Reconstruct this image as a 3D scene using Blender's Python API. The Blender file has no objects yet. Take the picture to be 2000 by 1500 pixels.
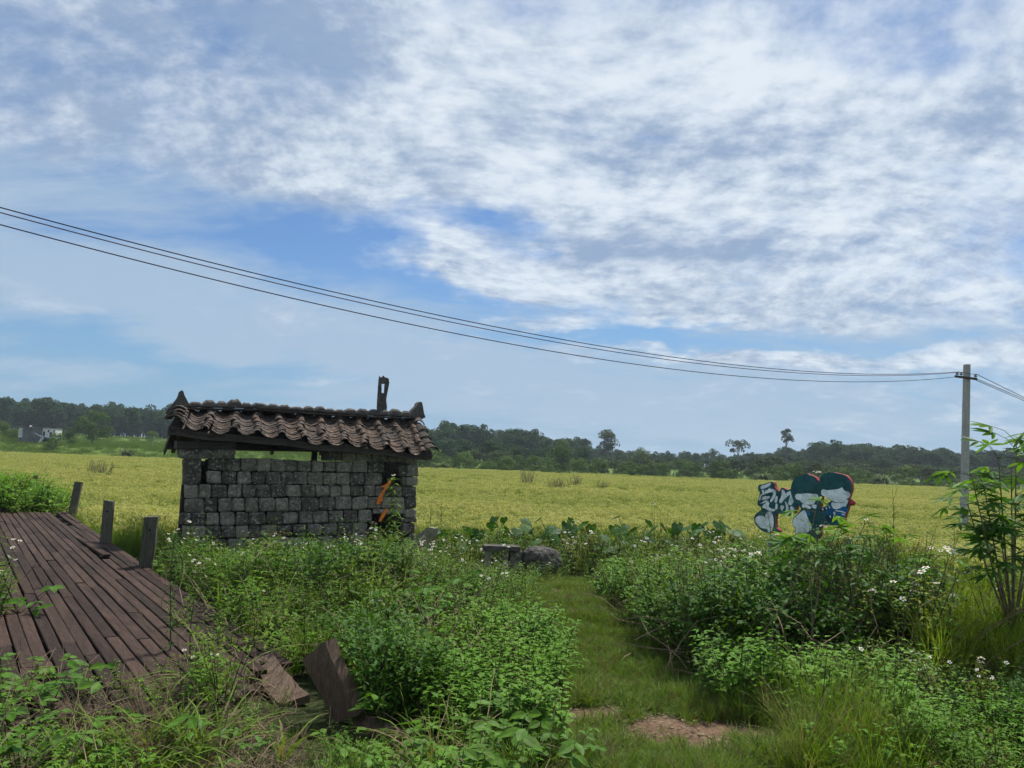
import bpy, math, random
import numpy as np
from mathutils import Vector, Matrix
from mathutils.noise import noise as mnoise

random.seed(7)
rng = np.random.default_rng(11)
scene = bpy.context.scene
COL = scene.collection
PI = math.pi

# ------------------------------------------------------------------ camera
EYE = 1.65
FPX = 1500.0
PITCH = math.atan(143 / 1500.0)
ROLL = math.atan(0.037)
F_ = np.array([0, math.cos(PITCH), math.sin(PITCH)])
r0 = np.array([1.0, 0, 0]); u0 = np.array([0, -math.sin(PITCH), math.cos(PITCH)])
R_ = r0 * math.cos(ROLL) + u0 * math.sin(ROLL)
U_ = -r0 * math.sin(ROLL) + u0 * math.cos(ROLL)
C_ = np.array([0, 0, EYE])
cam_data = bpy.data.cameras.new("camera")
cam = bpy.data.objects.new("camera", cam_data)
COL.objects.link(cam)
cam_data.sensor_width = 36.0
cam_data.lens = 36.0 * FPX / 2000.0
cam_data.clip_start = 0.05
cam_data.clip_end = 6000
cam.matrix_world = Matrix(((R_[0], U_[0], -F_[0], 0), (R_[1], U_[1], -F_[1], 0), (R_[2], U_[2], -F_[2], EYE), (0, 0, 0, 1)))
scene.camera = cam


def ray(px, py):
    return F_ * FPX + R_ * (px - 1000) - U_ * (py - 750)


def at(px, py, dep):
    return C_ + ray(px, py) * dep / FPX


def pix(P):
    d = np.asarray(P, float) - C_
    return 1000 + FPX * d @ R_ / (d @ F_), 750 - FPX * (d @ U_) / (d @ F_)


# ------------------------------------------------------------------ world
SUN_EL, SUN_AZ = math.radians(62), math.radians(28)      # ahead of the camera, a little to the right
world = bpy.data.worlds.new("World"); scene.world = world
world.use_nodes = True
wt = world.node_tree; wt.nodes.clear()


class NT:
    """small helper to write node graphs"""
    def __init__(s, t, dim="3D"): s.t = t; s.dim = dim
    def n(s, typ, **kw):
        x = s.t.nodes.new(typ)
        for k, v in kw.items(): setattr(x, k, v)
        return x
    def link(s, a, b): s.t.links.new(a, b)
    def put(s, v, sock):
        if hasattr(v, "is_linked"): s.t.links.new(v, sock)
        elif v is not None: sock.default_value = v
    def m(s, op, a, b=None, c=None, clamp=False):
        x = s.n("ShaderNodeMath", operation=op); x.use_clamp = clamp
        s.put(a, x.inputs[0])
        if b is not None: s.put(b, x.inputs[1])
        if c is not None: s.put(c, x.inputs[2])
        return x.outputs[0]
    def v(s, op, a, b=None):
        x = s.n("ShaderNodeVectorMath", operation=op)
        s.put(a, x.inputs[0])
        if b is not None: s.put(b, x.inputs[1])
        return x.outputs[1] if op in ("DOT_PRODUCT", "LENGTH") else x.outputs[0]
    def noise(s, vec, scale, detail=4, rough=.5, dist=0.0, dim=None):
        dim = dim or s.dim
        x = s.n("ShaderNodeTexNoise"); x.noise_dimensions = dim
        s.put(vec, x.inputs["Vector"]); x.inputs["Scale"].default_value = scale
        x.inputs["Detail"].default_value = detail; x.inputs["Roughness"].default_value = rough
        x.inputs["Distortion"].default_value = dist
        return x.outputs["Fac"]
    def mix(s, fac, a, b, blend="MIX"):
        x = s.n("ShaderNodeMix", data_type="RGBA", blend_type=blend)
        x.clamp_factor = True
        s.put(fac, x.inputs[0])
        s.put(a if hasattr(a, "is_linked") else tuple(a)[:3] + (1,), x.inputs[6])
        s.put(b if hasattr(b, "is_linked") else tuple(b)[:3] + (1,), x.inputs[7])
        return x.outputs[2]
    def ramp(s, fac, lo, hi, a=0.0, b=1.0, smooth=True):
        x = s.n("ShaderNodeMapRange"); x.interpolation_type = "SMOOTHSTEP" if smooth else "LINEAR"
        s.put(fac, x.inputs[0]); x.inputs[1].default_value = lo; x.inputs[2].default_value = hi
        x.inputs[3].default_value = a; x.inputs[4].default_value = b
        return x.outputs[0]


W = NT(wt, "2D")
sky = W.n("ShaderNodeTexSky"); sky.sky_type = "NISHITA"; sky.sun_disc = False
sky.sun_elevation = SUN_EL; sky.sun_rotation = SUN_AZ
sky.altitude = 0; sky.air_density = 1.0; sky.dust_density = 0.4; sky.ozone_density = 2.5
tc = W.n("ShaderNodeTexCoord").outputs["Generated"]
sep = W.n("ShaderNodeSeparateXYZ"); W.link(tc, sep.inputs[0])
dz = W.m("MAXIMUM", sep.outputs[2], 0.0)
den = W.m("ADD", dz, 0.26)
comb = W.n("ShaderNodeCombineXYZ")
W.link(W.m("DIVIDE", sep.outputs[0], den), comb.inputs[0])
W.link(W.m("DIVIDE", sep.outputs[1], den), comb.inputs[1])
q = comb.outputs[0]
warp = W.n("ShaderNodeTexNoise"); warp.noise_dimensions = "2D"; W.link(q, warp.inputs["Vector"]); warp.inputs["Scale"].default_value = 1.1; warp.inputs["Detail"].default_value = 1
qw = W.v("ADD", q, W.v("MULTIPLY", W.v("SUBTRACT", warp.outputs["Color"], (.5, .5, .5)), (.20, .20, .20)))


def blob(px, py, rx, ry, ang, amp):
    d0 = ray(px, py); d0 = d0 / np.linalg.norm(d0)
    a = math.radians(ang)
    e1 = R_ * math.cos(a) - U_ * math.sin(a); e2 = R_ * math.sin(a) + U_ * math.cos(a)
    e1 = e1 - d0 * (e1 @ d0); e2 = e2 - d0 * (e2 @ d0)
    x = W.m("DIVIDE", W.v("DOT_PRODUCT", tcw, tuple(e1)), rx / FPX)
    y = W.m("DIVIDE", W.v("DOT_PRODUCT", tcw, tuple(e2)), ry / FPX)
    r = W.m("ADD", W.m("MULTIPLY", x, x), W.m("MULTIPLY", y, y))
    g = W.m("EXPONENT", W.m("MULTIPLY", r, -1.0))
    return W.m("MULTIPLY", g, amp)


# directions bent a little by noise so that no cloud edge is a clean ellipse
wn = W.n("ShaderNodeTexNoise"); wn.noise_dimensions = "2D"; W.link(q, wn.inputs["Vector"]); wn.inputs["Scale"].default_value = 2.2
wn.inputs["Detail"].default_value = 4; wn.inputs["Roughness"].default_value = .6
tcw = W.v("ADD", tc, W.v("MULTIPLY", W.v("SUBTRACT", wn.outputs["Color"], (.5, .5, .5)), (.20, .20, .085)))


def total(lst):
    acc = None
    for b in lst:
        v = blob(*b); acc = v if acc is None else W.m("ADD", acc, v)
    return acc


COVER = [  # px, py, rx, ry, tilt(deg, positive = falls to the right), amount
    (380, 120, 800, 260, 7, .50), (1200, 150, 560, 260, 10, .50), (1650, 330, 560, 330, 6, .46), (450, 330, 520, 70, 10, .22), (1480, 330, 500, 200, 0, .15),
    (1500, 560, 460, 90, 4, .40), (820, 350, 360, 70, 16, .42), (945, 535, 150, 26, 10, 1.0), (900, 490, 60, 14, 25, .7), (1230, 540, 190, 70, 10, .45), (1060, 638, 90, 13, 4, 1.0),
    (120, 440, 420, 80, 12, -.10), (600, 450, 330, 60, 10, -.45), (940, 430, 170, 34, 6, -.80), (1085, 480, 80, 26, 15, -.45), (840, 600, 190, 28, 12, -.5),
    (1300, 648, 260, 20, 2, -.95), (1730, 662, 150, 13, 2, -.75), (1815, 115, 60, 40, 30, -.42), (1000, 160, 60, 20, 0, -.16), (1250, 272, 70, 10, 2, -.3),
    (1440, 565, 70, 10, 0, -.3), (200, 735, 420, 42, 3, -.35), (950, 710, 900, 35, 3, -.25), (620, 800, 500, 25, 2, -.2),
    (1350, 692, 260, 14, 2, .5), (1700, 712, 330, 30, 2, .5), (1600, 770, 400, 12, 1, .35), (620, 745, 70, 16, 6, .35),
]
away = W.ramp(W.v("DOT_PRODUCT", tc, tuple(F_)), .55, .82, .52, 0.0)   # beyond the frame the broken cloud simply goes on
cover = W.m("ADD", total(COVER), away)
big = W.noise(qw, 0.75, 1, .55)
mid = W.noise(qw, 3.5, 7, .60)
sm = W.noise(W.v("MULTIPLY", qw, (1.0, 1.25, 1.0)), 10, 4, .62)
low = W.ramp(sep.outputs[2], .02, .26, -.10, .0)
dens = W.m("ADD", W.m("ADD", W.m("MULTIPLY", mid, 1.30), W.m("MULTIPLY", sm, .60)), W.m("ADD", W.m("MULTIPLY", big, .35), cover))
dens = W.m("ADD", dens, low)
thick = W.ramp(dens, 1.08, 2.02)
# thin veil of high cloud
VEIL = [(120, 350, 420, 110, 10, .34), (600, 380, 300, 30, 12, .2), (620, 470, 420, 70, 12, -.30), (1000, 450, 240, 60, 5, -.3), (1330, 655, 300, 30, 2, -.4), (330, 590, 620, 85, 10, .50), (800, 700, 500, 50, 8, .42), (1500, 790, 600, 70, 0, .42), (60, 715, 260, 22, 6, .35), (1600, 640, 500, 60, 0, .35), (600, 745, 130, 26, 8, .25),
        (860, 490, 280, 45, 8, -.35), (350, 720, 300, 26, 6, -.45), (250, 800, 500, 40, 2, -.15), (750, 790, 300, 30, 2, .1)]
vn = W.m("MULTIPLY", W.noise(W.v("MULTIPLY", qw, (.6, 1.9, 1)), 1.9, 6, .66), 1.25)
veil = W.m("MULTIPLY", W.ramp(W.m("ADD", vn, total(VEIL)), .46, 1.12), .85)
# the clouds' own light and shade: lumps, thicker = greyer base
l1 = W.noise(W.v("ADD", qw, (3.1, 1.7, 0.4)), 5.0, 5, .60)
l2 = W.noise(W.v("MULTIPLY", qw, (1.0, 1.3, 1.0)), 15, 4, .62)
lump = W.m("ADD", W.m("MULTIPLY", l1, .58), W.m("MULTIPLY", l2, .42))
GREY = [(400, 60, 360, 110, 3, -.17), (1820, 240, 260, 60, 0, -.09), (200, 260, 420, 160, 8, -.08), (1400, 480, 320, 36, 5, -.12), (1350, 110, 560, 200, 0, .06), (1880, 480, 300, 120, 0, .04),
        (960, 40, 200, 60, 20, .05), (620, 60, 260, 60, 5, -.06), (1250, 300, 300, 60, 8, -.06), (850, 230, 300, 70, 10, .02), (1600, 600, 500, 60, 0, -.05), (640, 170, 300, 60, 8, .03)]
lv = W.m("ADD", lump, total(GREY))
lit = W.ramp(lv, .26, .68)
ccol = W.mix(lit, (.28, .375, .53), (.72, .785, .845))
skyb = W.v("MULTIPLY", sky.outputs[0], (.1 * .58, .1 * .77, .1 * .96))
skyb = W.mix(W.ramp(sep.outputs[2], -.02, .24, 1.0, 0.0, False), skyb, (.19, .355, .54))
s1 = W.mix(veil, skyb, (.37, .485, .62))
s2 = W.mix(W.m("MULTIPLY", thick, .93), s1, ccol)
world.cycles.sampling_method = "MANUAL"; world.cycles.sample_map_resolution = 256
bg = W.n("ShaderNodeBackground"); bg.inputs[1].default_value = 1.0
W.link(s2, bg.inputs[0])
wo = W.n("ShaderNodeOutputWorld"); W.link(bg.outputs[0], wo.inputs[0])

sl = bpy.data.lights.new("sun", "SUN"); sun = bpy.data.objects.new("sun", sl); COL.objects.link(sun)
sl.energy = 5.0; sl.angle = math.radians(4); sl.color = (1, .965, .90)
sd = Vector((math.sin(SUN_AZ) * math.cos(SUN_EL), math.cos(SUN_AZ) * math.cos(SUN_EL), math.sin(SUN_EL)))
sun.rotation_euler = sd.to_track_quat("Z", "Y").to_euler()
scene.view_settings.view_transform = "Standard"; scene.view_settings.look = "None"
scene.view_settings.exposure = 0.17; scene.view_settings.gamma = 1.0; scene.view_settings.use_curve_mapping = False
scene.render.engine = "CYCLES"
scene.cycles.max_bounces = 5; scene.cycles.diffuse_bounces = 2; scene.cycles.glossy_bounces = 1
scene.cycles.transmission_bounces = 3; scene.cycles.transparent_max_bounces = 4; scene.cycles.volume_bounces = 0
scene.cycles.use_adaptive_sampling = True; scene.cycles.adaptive_threshold = 0.02
scene.cycles.caustics_reflective = False; scene.cycles.caustics_refractive = False


# ------------------------------------------------------------------ helpers
def tag(o, label=None, cat=None, group=None, kind=None):
    if label: o["label"] = label
    if cat: o["category"] = cat
    if group: o["group"] = group
    if kind: o["kind"] = kind
    return o


def mesh_from(name, verts, faces, mats=(), midx=None, smooth=False):
    me = bpy.data.meshes.new(name)
    me.from_pydata([tuple(map(float, v)) for v in verts] if not isinstance(verts, np.ndarray) else verts.tolist(), [], faces)
    for m in mats: me.materials.append(m)
    if midx is not None: me.polygons.foreach_set("material_index", midx)
    if smooth: me.polygons.foreach_set("use_smooth", [True] * len(me.polygons))
    me.update()
    return me


def link(name, me, parent=None, loc=None, rot=None, scl=None):
    o = bpy.data.objects.new(name, me); COL.objects.link(o)
    if parent: o.parent = parent
    if loc is not None: o.location = [float(v) for v in loc]
    if rot is not None: o.rotation_euler = [float(v) for v in rot]
    if scl is not None: o.scale = (scl,) * 3 if isinstance(scl, (int, float)) else scl
    return o


def empty(name, loc, rz=0):
    o = bpy.data.objects.new(name, None); COL.objects.link(o)
    o.empty_display_size = .2
    o.location = [float(v) for v in loc]; o.rotation_euler = (0, 0, rz)
    return o


class MB:
    """mesh collector"""
    def __init__(s): s.v = []; s.f = []; s.m = []
    def add(s, vs, fs, mat=0):
        b = len(s.v); s.v.extend([tuple(map(float, p)) for p in vs]); s.f.extend([tuple(i + b for i in f) for f in fs]); s.m.extend([mat] * len(fs))
    def hexa(s, c, mat=0):   # 8 corners: bottom 4 (ccw from above) then top 4
        s.add(c, [(3, 2, 1, 0), (4, 5, 6, 7), (0, 1, 5, 4), (1, 2, 6, 5), (2, 3, 7, 6), (3, 0, 4, 7)], mat)
    def box(s, x0, x1, y0, y1, z0, z1, mat=0, jit=0):
        c = [(x0, y0, z0), (x1, y0, z0), (x1, y1, z0), (x0, y1, z0), (x0, y0, z1), (x1, y0, z1), (x1, y1, z1), (x0, y1, z1)]
        if jit: c = [tuple(a + random.uniform(-jit, jit) for a in p) for p in c]
        s.hexa(c, mat)
    def tube(s, pts, rad, n=5, mat=0, cap=True):
        pts = [Vector(p) for p in pts]; rings = []
        if not hasattr(rad, "__len__"): rad = [rad] * len(pts)
        for i, p in enumerate(pts):
            t = (pts[min(i + 1, len(pts) - 1)] - pts[max(i - 1, 0)]).normalized()
            a = t.orthogonal().normalized() if i == 0 else (a - t * a.dot(t)).normalized()
            b = t.cross(a)
            rings.append([p + (a * math.cos(2 * PI * k / n) + b * math.sin(2 * PI * k / n)) * rad[i] for k in range(n)])
        vs = [v for r in rings for v in r]; fs = []
        for i in range(len(pts) - 1):
            for k in range(n):
                fs.append((i * n + k, i * n + (k + 1) % n, (i + 1) * n + (k + 1) % n, (i + 1) * n + k))
        if cap: fs.append(tuple(range(n - 1, -1, -1))); fs.append(tuple((len(pts) - 1) * n + k for k in range(n)))
        s.add(vs, fs, mat)
    def leaf(s, base, d, up, L, Wd, mat=0, fold=.25, droop=.25, wide=.4, segs=2):
        """a leaf: base point, direction, up vector, length, full width; folded along its midrib, bending down"""
        d = np.asarray(d, float); d = d / (np.linalg.norm(d) + 1e-9)
        up = np.asarray(up, float); up = up - d * (up @ d); up = up / (np.linalg.norm(up) + 1e-9)
        sd_ = np.cross(d, up); b = np.asarray(base, float)
        h = Wd / 2
        if segs == 1:
            m = b + d * L * wide
            m2 = m - up * Wd * fold
            tip = b + d * L * .97 - up * L * droop
            vs = [b, m + sd_ * h, m2, m - sd_ * h, tip]
            s.add(vs, [(0, 1, 2), (0, 2, 3), (1, 4, 2), (2, 4, 3)], mat)
        else:
            def P(t, w):
                c = b + d * L * t - up * L * droop * t * t
                return c + sd_ * w * h, c - up * w * Wd * fold, c - sd_ * w * h
            a = P(.27, .75); c = P(.55, 1.0) if wide > .4 else P(.55, .85); e = P(.8, .5)
            tip = b + d * L - up * L * droop
            vs = [b, *a, *c, *e, tip]
            s.add(vs, [(0, 1, 2), (0, 2, 3), (1, 4, 5, 2), (2, 5, 6, 3), (4, 7, 8, 5), (5, 8, 9, 6), (7, 10, 8), (8, 10, 9)], mat)
    def blade(s, base, d0, L, Wd, bend, mat=0, n=3):
        """grass blade: starts along d0 and bends toward the ground"""
        p = np.asarray(base, float); d = np.asarray(d0, float); d = d / np.linalg.norm(d)
        sd_ = np.cross(d, (0, 0, 1.0)); l = np.linalg.norm(sd_)
        sd_ = sd_ / l if l > 1e-4 else np.array([1.0, 0, 0])
        vs = []; st = L / n
        for i in range(n + 1):
            w = Wd / 2 * (1 - (i / n) ** 1.6) if i else Wd / 2 * .7
            if i < n: vs += [p - sd_ * w, p + sd_ * w]
            else: vs.append(p)
            p = p + d * st
            d = d + np.array([d[0], d[1], 0]) * bend * .4 - np.array([0, 0, bend]); d = d / np.linalg.norm(d)
        fs = [(2 * i, 2 * i + 1, 2 * i + 3, 2 * i + 2) for i in range(n - 1)] + [(2 * n - 2, 2 * n - 1, 2 * n)]
        s.add(vs, fs, mat)
    def mesh(s, name, mats, smooth=False):
        return mesh_from(name, s.v, s.f, mats, s.m, smooth)
    def build(s, name, mats, parent=None, smooth=False, **kw):
        if not isinstance(mats, (list, tuple)): mats = [mats]
        return link(name, s.mesh(name, mats, smooth), parent, **kw)


# ------------------------------------------------------------------ materials
def mat(name, rough=.8, spec=.3):
    m = bpy.data.materials.new(name); m.use_nodes = True
    n = NT(m.node_tree); p = m.node_tree.nodes["Principled BSDF"]
    p.inputs["Roughness"].default_value = rough; p.inputs["Specular IOR Level"].default_value = spec
    return m, n, p


def foliage(name, c1, c2, trans=.3, rough=.55, scale=.6, dead=None, deadfrac=.12, tone=(.7, 1.3)):
    """leaf material: two greens mixed per plant and over the ground, partly letting light through"""
    m, n, p = mat(name, min(rough + .12, .75), .14)
    oi = n.n("ShaderNodeObjectInfo"); geo = n.n("ShaderNodeNewGeometry")
    k = n.noise(geo.outputs["Position"], scale, 3, .6)
    f = n.m("ADD", n.m("MULTIPLY", oi.outputs["Random"], .6), n.m("MULTIPLY", n.m("SUBTRACT", k, .5), 2.2), clamp=False)
    f = n.m("ADD", f, .2, clamp=True)
    c = n.mix(f, c1, c2)
    fine = n.noise(geo.outputs["Position"], 23, 2, .5)
    c = n.mix(1.0, c, n.ramp(fine, .25, .75, *tone), "MULTIPLY")
    if dead is not None:
        r2 = n.m("FRACT", n.m("MULTIPLY", oi.outputs["Random"], 17.3))
        big_ = n.noise(geo.outputs["Position"], 9.0, 1, .5)
        c = n.mix(n.ramp(n.m("ADD", n.m("MULTIPLY", r2, .5), big_), 1.02 - deadfrac, 1.08 - deadfrac), c, dead)
    n.link(c, p.inputs["Base Color"])
    tr = n.n("ShaderNodeBsdfTranslucent")
    n.link(n.mix(1.0, c, (1.25, 1.3, .55), "MULTIPLY"), tr.inputs[0])
    mx = n.n("ShaderNodeMixShader"); mx.inputs[0].default_value = trans
    n.link(p.outputs[0], mx.inputs[1]); n.link(tr.outputs[0], mx.inputs[2])
    n.link(mx.outputs[0], m.node_tree.nodes["Material Output"].inputs[0])
    return m


def surface(name, c1, c2, scale=6, rough=.9, c3=None, bump=.3, c3lo=.6, c3hi=.7, stretch=(1, 1, 1), coord="Object", rnd=.25, spec=.2, fine=40, bdist=.02, c3scale=None):
    m, n, p = mat(name, rough, spec)
    t = n.n("ShaderNodeTexCoord").outputs[coord]
    oi = n.n("ShaderNodeObjectInfo")
    off = n.v("MULTIPLY", oi.outputs["Location"], (3.7, 2.9, 5.1))
    v = n.v("MULTIPLY", n.v("ADD", t, off) if coord == "Object" else t, stretch)
    a = n.noise(v, scale, 6, .65)
    f = n.m("ADD", n.ramp(a, .3, .7), n.m("MULTIPLY", n.m("SUBTRACT", oi.outputs["Random"], .5), rnd * 2), clamp=True)
    c = n.mix(f, c1, c2)
    g = n.noise(v, fine, 4, .7)
    c = n.mix(1.0, c, n.ramp(g, .25, .75, .65, 1.3), "MULTIPLY")
    if c3 is not None:
        b = n.noise(n.v("ADD", v, (7.7, 2.2, 9.1)), c3scale or scale * 2.3, 7, .72)
        c = n.mix(n.ramp(b, c3lo, c3hi), c, c3)
    n.link(c, p.inputs["Base Color"])
    bp = n.n("ShaderNodeBump"); bp.inputs["Strength"].default_value = bump; bp.inputs["Distance"].default_value = bdist
    n.link(n.m("ADD", g, n.m("MULTIPLY", a, 1.5)), bp.inputs["Height"]); n.link(bp.outputs[0], p.inputs["Normal"])
    return m
# ------------------------------------------------------------------ terrain
def sstep(a, b, t):
    t = min(max((t - a) / (b - a), 0.0), 1.0); return t * t * (3 - 2 * t)


_T = [-3.0, -0.667, -0.45, -0.25, -0.1, 0.0, 0.07, 0.105, 0.13, 0.2, 0.33, 0.40, 0.47, 0.57, 3.0]
_H = [3.4, 3.0, 1.6, 0.4, 0.3, -0.2, -0.9, -1.2, -1.2, -0.6, 0.0, 0.9, 1.2, 0.2, 0.0]


def G(x, y):
    z = -0.55 * sstep(8.5, 15.5, y) - 0.2 * sstep(15.5, 19, y)
    if y > 95:
        t = x / max(y, 1.0)
        Hh = float(np.interp(t, _T, _H))
        start = 100 if t < -0.2 else 108
        z += 1.7 * sstep(98, 112, y) * sstep(-.16, -.26, t)
        z += sstep(start, 235, y) * (Hh + .75) - 6 * sstep(420, 1400, y)
    if y < 40:
        z += (mnoise(Vector((x * .55, y * .55, 3.1))) * .05 + mnoise(Vector((x * 2.1, y * 2.1, 7.7))) * .018) * (1 if y > 3 else .5)
    else:
        z += mnoise(Vector((x * .03, y * .03, 5.5))) * .8 * sstep(110, 180, y)
    return z


def ground_px(px, py):
    """the point of the ground seen at a pixel"""
    d = ray(px, py); lo = 2.0; s = 2.0 / FPX
    prev = s
    while s * FPX < 900:
        P = C_ + d * s
        if P[2] < G(P[0], P[1]):
            a, b = prev, s
            for _ in range(25):
                mdl = (a + b) / 2; P = C_ + d * mdl
                if P[2] < G(P[0], P[1]): b = mdl
                else: a = mdl
            return C_ + d * b
        prev = s; s *= 1.02
    return C_ + d * s


PATH_Y = [2.0, 3.5, 5.0, 6.2, 7.6, 9.3, 10.8, 12.5]
PATH_X = [.9, .95, 1.0, 1.04, .82, .63, .70, 1.5]
PATH_W = [.95, .75, .56, .46, .44, .46, .44, .20]


def path_d(x, y):
    """signed distance to the edge of the trodden path (negative inside)"""
    if y > 13.2: return 2.0
    return abs(x - np.interp(y, PATH_Y, PATH_X)) - np.interp(y, PATH_Y, PATH_W)


def rice_edge(x):
    return float(np.interp(x, [-40, -15, -10.5, -8, -6.5, -5, -1, 2, 6, 8.0, 12, 40], [22, 20, 16.5, 12.6, 11.8, 13.5, 16.8, 17.6, 17.5, 12.0, 14.5, 20]))


def is_rice(x, y):
    if y > 96 - .02 * x: return False
    e = rice_edge(x) + mnoise(Vector((x * .6, y * .2, 1.3))) * .7
    if x > 4.2 and y > 7.5 and x > .50 * y + .6: return True
    return y > e


DIRT = [(1.18, 4.92, .52, .36, 1.0), (.62, 5.15, .30, .22, .8), (.85, 10.5, .30, .40, .95), (1.35, 8.6, .2, .3, .7), (.05, 4.2, .35, .2, .6)]


def dirt_at(x, y):
    v = 0
    for cx, cy, rx, ry, a in DIRT:
        v = max(v, a * math.exp(-(((x - cx) / rx) ** 2 + ((y - cy) / ry) ** 2)))
    v += .35 * sstep(3.7, 3.2, y)
    return v + mnoise(Vector((x * 3.3, y * 3.3, .5))) * .34 + mnoise(Vector((x * 9, y * 9, 4))) * .16


def axis_lin(*segs):
    out = []
    for a, b, st in segs: out += list(np.arange(a, b, st))
    return out


half = axis_lin((0, 9, .13), (9, 40, 1.0), (40, 400, 12)) + list(np.geomspace(400, 1500, 14))
xs = sorted([-v for v in half[1:]] + half)
ys = axis_lin((-40, 2, 3), (2, 13, .13), (13, 40, .5), (40, 300, 5)) + list(np.geomspace(300, 1500, 24))
vs = [(x, y, G(x, y)) for y in ys for x in xs]
nx = len(xs)
fs = [(j * nx + i, j * nx + i + 1, (j + 1) * nx + i + 1, (j + 1) * nx + i) for j in range(len(ys) - 1) for i in range(nx - 1)]
gm, n, p = mat("ground_soil", 1.0, .1)
geo = n.n("ShaderNodeNewGeometry").outputs["Position"]
at_ = n.n("ShaderNodeAttribute"); at_.attribute_name = "zones"
sp = n.n("ShaderNodeSeparateColor"); n.link(at_.outputs["Color"], sp.inputs[0])
a1 = n.noise(geo, 1.7, 6, .65); a2 = n.noise(geo, 31, 5, .7); a3 = n.noise(geo, .02, 5, .6)
base = n.mix(n.ramp(a1, .35, .65), (.026, .034, .012), (.045, .055, .020))
dirt = n.mix(n.ramp(a1, .3, .7), (.115, .070, .044), (.175, .112, .074))
dirt = n.mix(1.0, dirt, n.ramp(a2, .3, .7, .6, 1.25), "MULTIPLY")
c = n.mix(n.ramp(n.m("ADD", sp.outputs[0], n.m("MULTIPLY", n.m("SUBTRACT", a2, .5), .5)), .35, .55), base, dirt)
c = n.mix(sp.outputs[1], c, n.mix(n.ramp(a3, .4, .6), (.075, .125, .022), (.11, .165, .032)))
c = n.mix(sp.outputs[2], c, (.20, .19, .04))
n.link(c, p.inputs["Base Color"])
bp = n.n("ShaderNodeBump"); bp.inputs["Strength"].default_value = .7; bp.inputs["Distance"].default_value = .02
n.link(n.m("ADD", a1, a2), bp.inputs["Height"]); n.link(bp.outputs[0], p.inputs["Normal"])
gme = mesh_from("ground", vs, fs, [gm], smooth=True)
ca = gme.color_attributes.new("zones", "FLOAT_COLOR", "POINT")
buf = np.zeros((len(vs), 4), np.float32)
for i, (x, y, z) in enumerate(vs):
    r = is_rice(x, y) and y > 14
    buf[i] = (min(max(dirt_at(x, y) * (1 if path_d(x, y) < .35 or y < 4 else 0), 0), 1) if 2 < y < 12 else 0, sstep(92, 97, y), 1.0 if r else 0.0, 1)
ca.data.foreach_set("color", buf.ravel())
tag(link("ground", gme), kind="structure")


# ------------------------------------------------------------------ scatter (ground cover nobody could count)
def scatter(name, protos, pts, rots, scls, idx, label=None, cat=None):
    """protos: meshes; one object that sets them out with geometry nodes"""
    me = bpy.data.meshes.new(name)
    me.from_pydata(np.asarray(pts, float).tolist(), [], [])
    at1 = me.attributes.new("rot", "FLOAT_VECTOR", "POINT"); at1.data.foreach_set("vector", np.asarray(rots, np.float32).ravel())
    at2 = me.attributes.new("scl", "FLOAT_VECTOR", "POINT"); at2.data.foreach_set("vector", np.asarray(scls, np.float32).ravel())
    at3 = me.attributes.new("idx", "INT", "POINT"); at3.data.foreach_set("value", np.asarray(idx, np.int32).ravel())
    o = link(name, me)
    ng = bpy.data.node_groups.new(name, "GeometryNodeTree")
    ng.interface.new_socket("Geometry", in_out="INPUT", socket_type="NodeSocketGeometry")
    ng.interface.new_socket("Geometry", in_out="OUTPUT", socket_type="NodeSocketGeometry")
    gi = ng.nodes.new("NodeGroupInput"); go = ng.nodes.new("NodeGroupOutput")
    jn = ng.nodes.new("GeometryNodeJoinGeometry")
    for k, pm in reversed(list(enumerate(protos))):            # the last link comes first in a join
        po = bpy.data.objects.new(name + "_piece", pm)          # a source for the nodes, not placed in the scene
        oi = ng.nodes.new("GeometryNodeObjectInfo"); oi.inputs["Object"].default_value = po; oi.inputs["As Instance"].default_value = True
        ng.links.new(oi.outputs["Geometry"], jn.inputs[0])
    iop = ng.nodes.new("GeometryNodeInstanceOnPoints")
    iop.inputs["Pick Instance"].default_value = True
    def attr(nm, typ):
        a = ng.nodes.new("GeometryNodeInputNamedAttribute"); a.data_type = typ; a.inputs["Name"].default_value = nm
        return a.outputs[0]
    ng.links.new(gi.outputs[0], iop.inputs["Points"]); ng.links.new(jn.outputs[0], iop.inputs["Instance"])
    ng.links.new(attr("idx", "INT"), iop.inputs["Instance Index"])
    er = ng.nodes.new("FunctionNodeEulerToRotation"); ng.links.new(attr("rot", "FLOAT_VECTOR"), er.inputs[0])
    ng.links.new(er.outputs[0], iop.inputs["Rotation"]); ng.links.new(attr("scl", "FLOAT_VECTOR"), iop.inputs["Scale"])
    ng.links.new(iop.outputs[0], go.inputs[0])
    md = o.modifiers.new("scatter", "NODES"); md.node_group = ng
    return tag(o, label, cat, kind="stuff")


class Spots:
    def __init__(s): s.p = []; s.r = []; s.s = []; s.i = []
    def add(s, p, scl, i, tilt=.12, rz=None, sz=None):
        s.p.append(p); s.r.append((rng.normal(0, tilt), rng.normal(0, tilt), rng.uniform(0, 6.283) if rz is None else rz))
        s.s.append((scl, scl, scl if sz is None else sz)); s.i.append(i)
    def build(s, name, protos, label=None, cat=None):
        return scatter(name, protos, s.p, s.r, s.s, s.i, label, cat)


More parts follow.
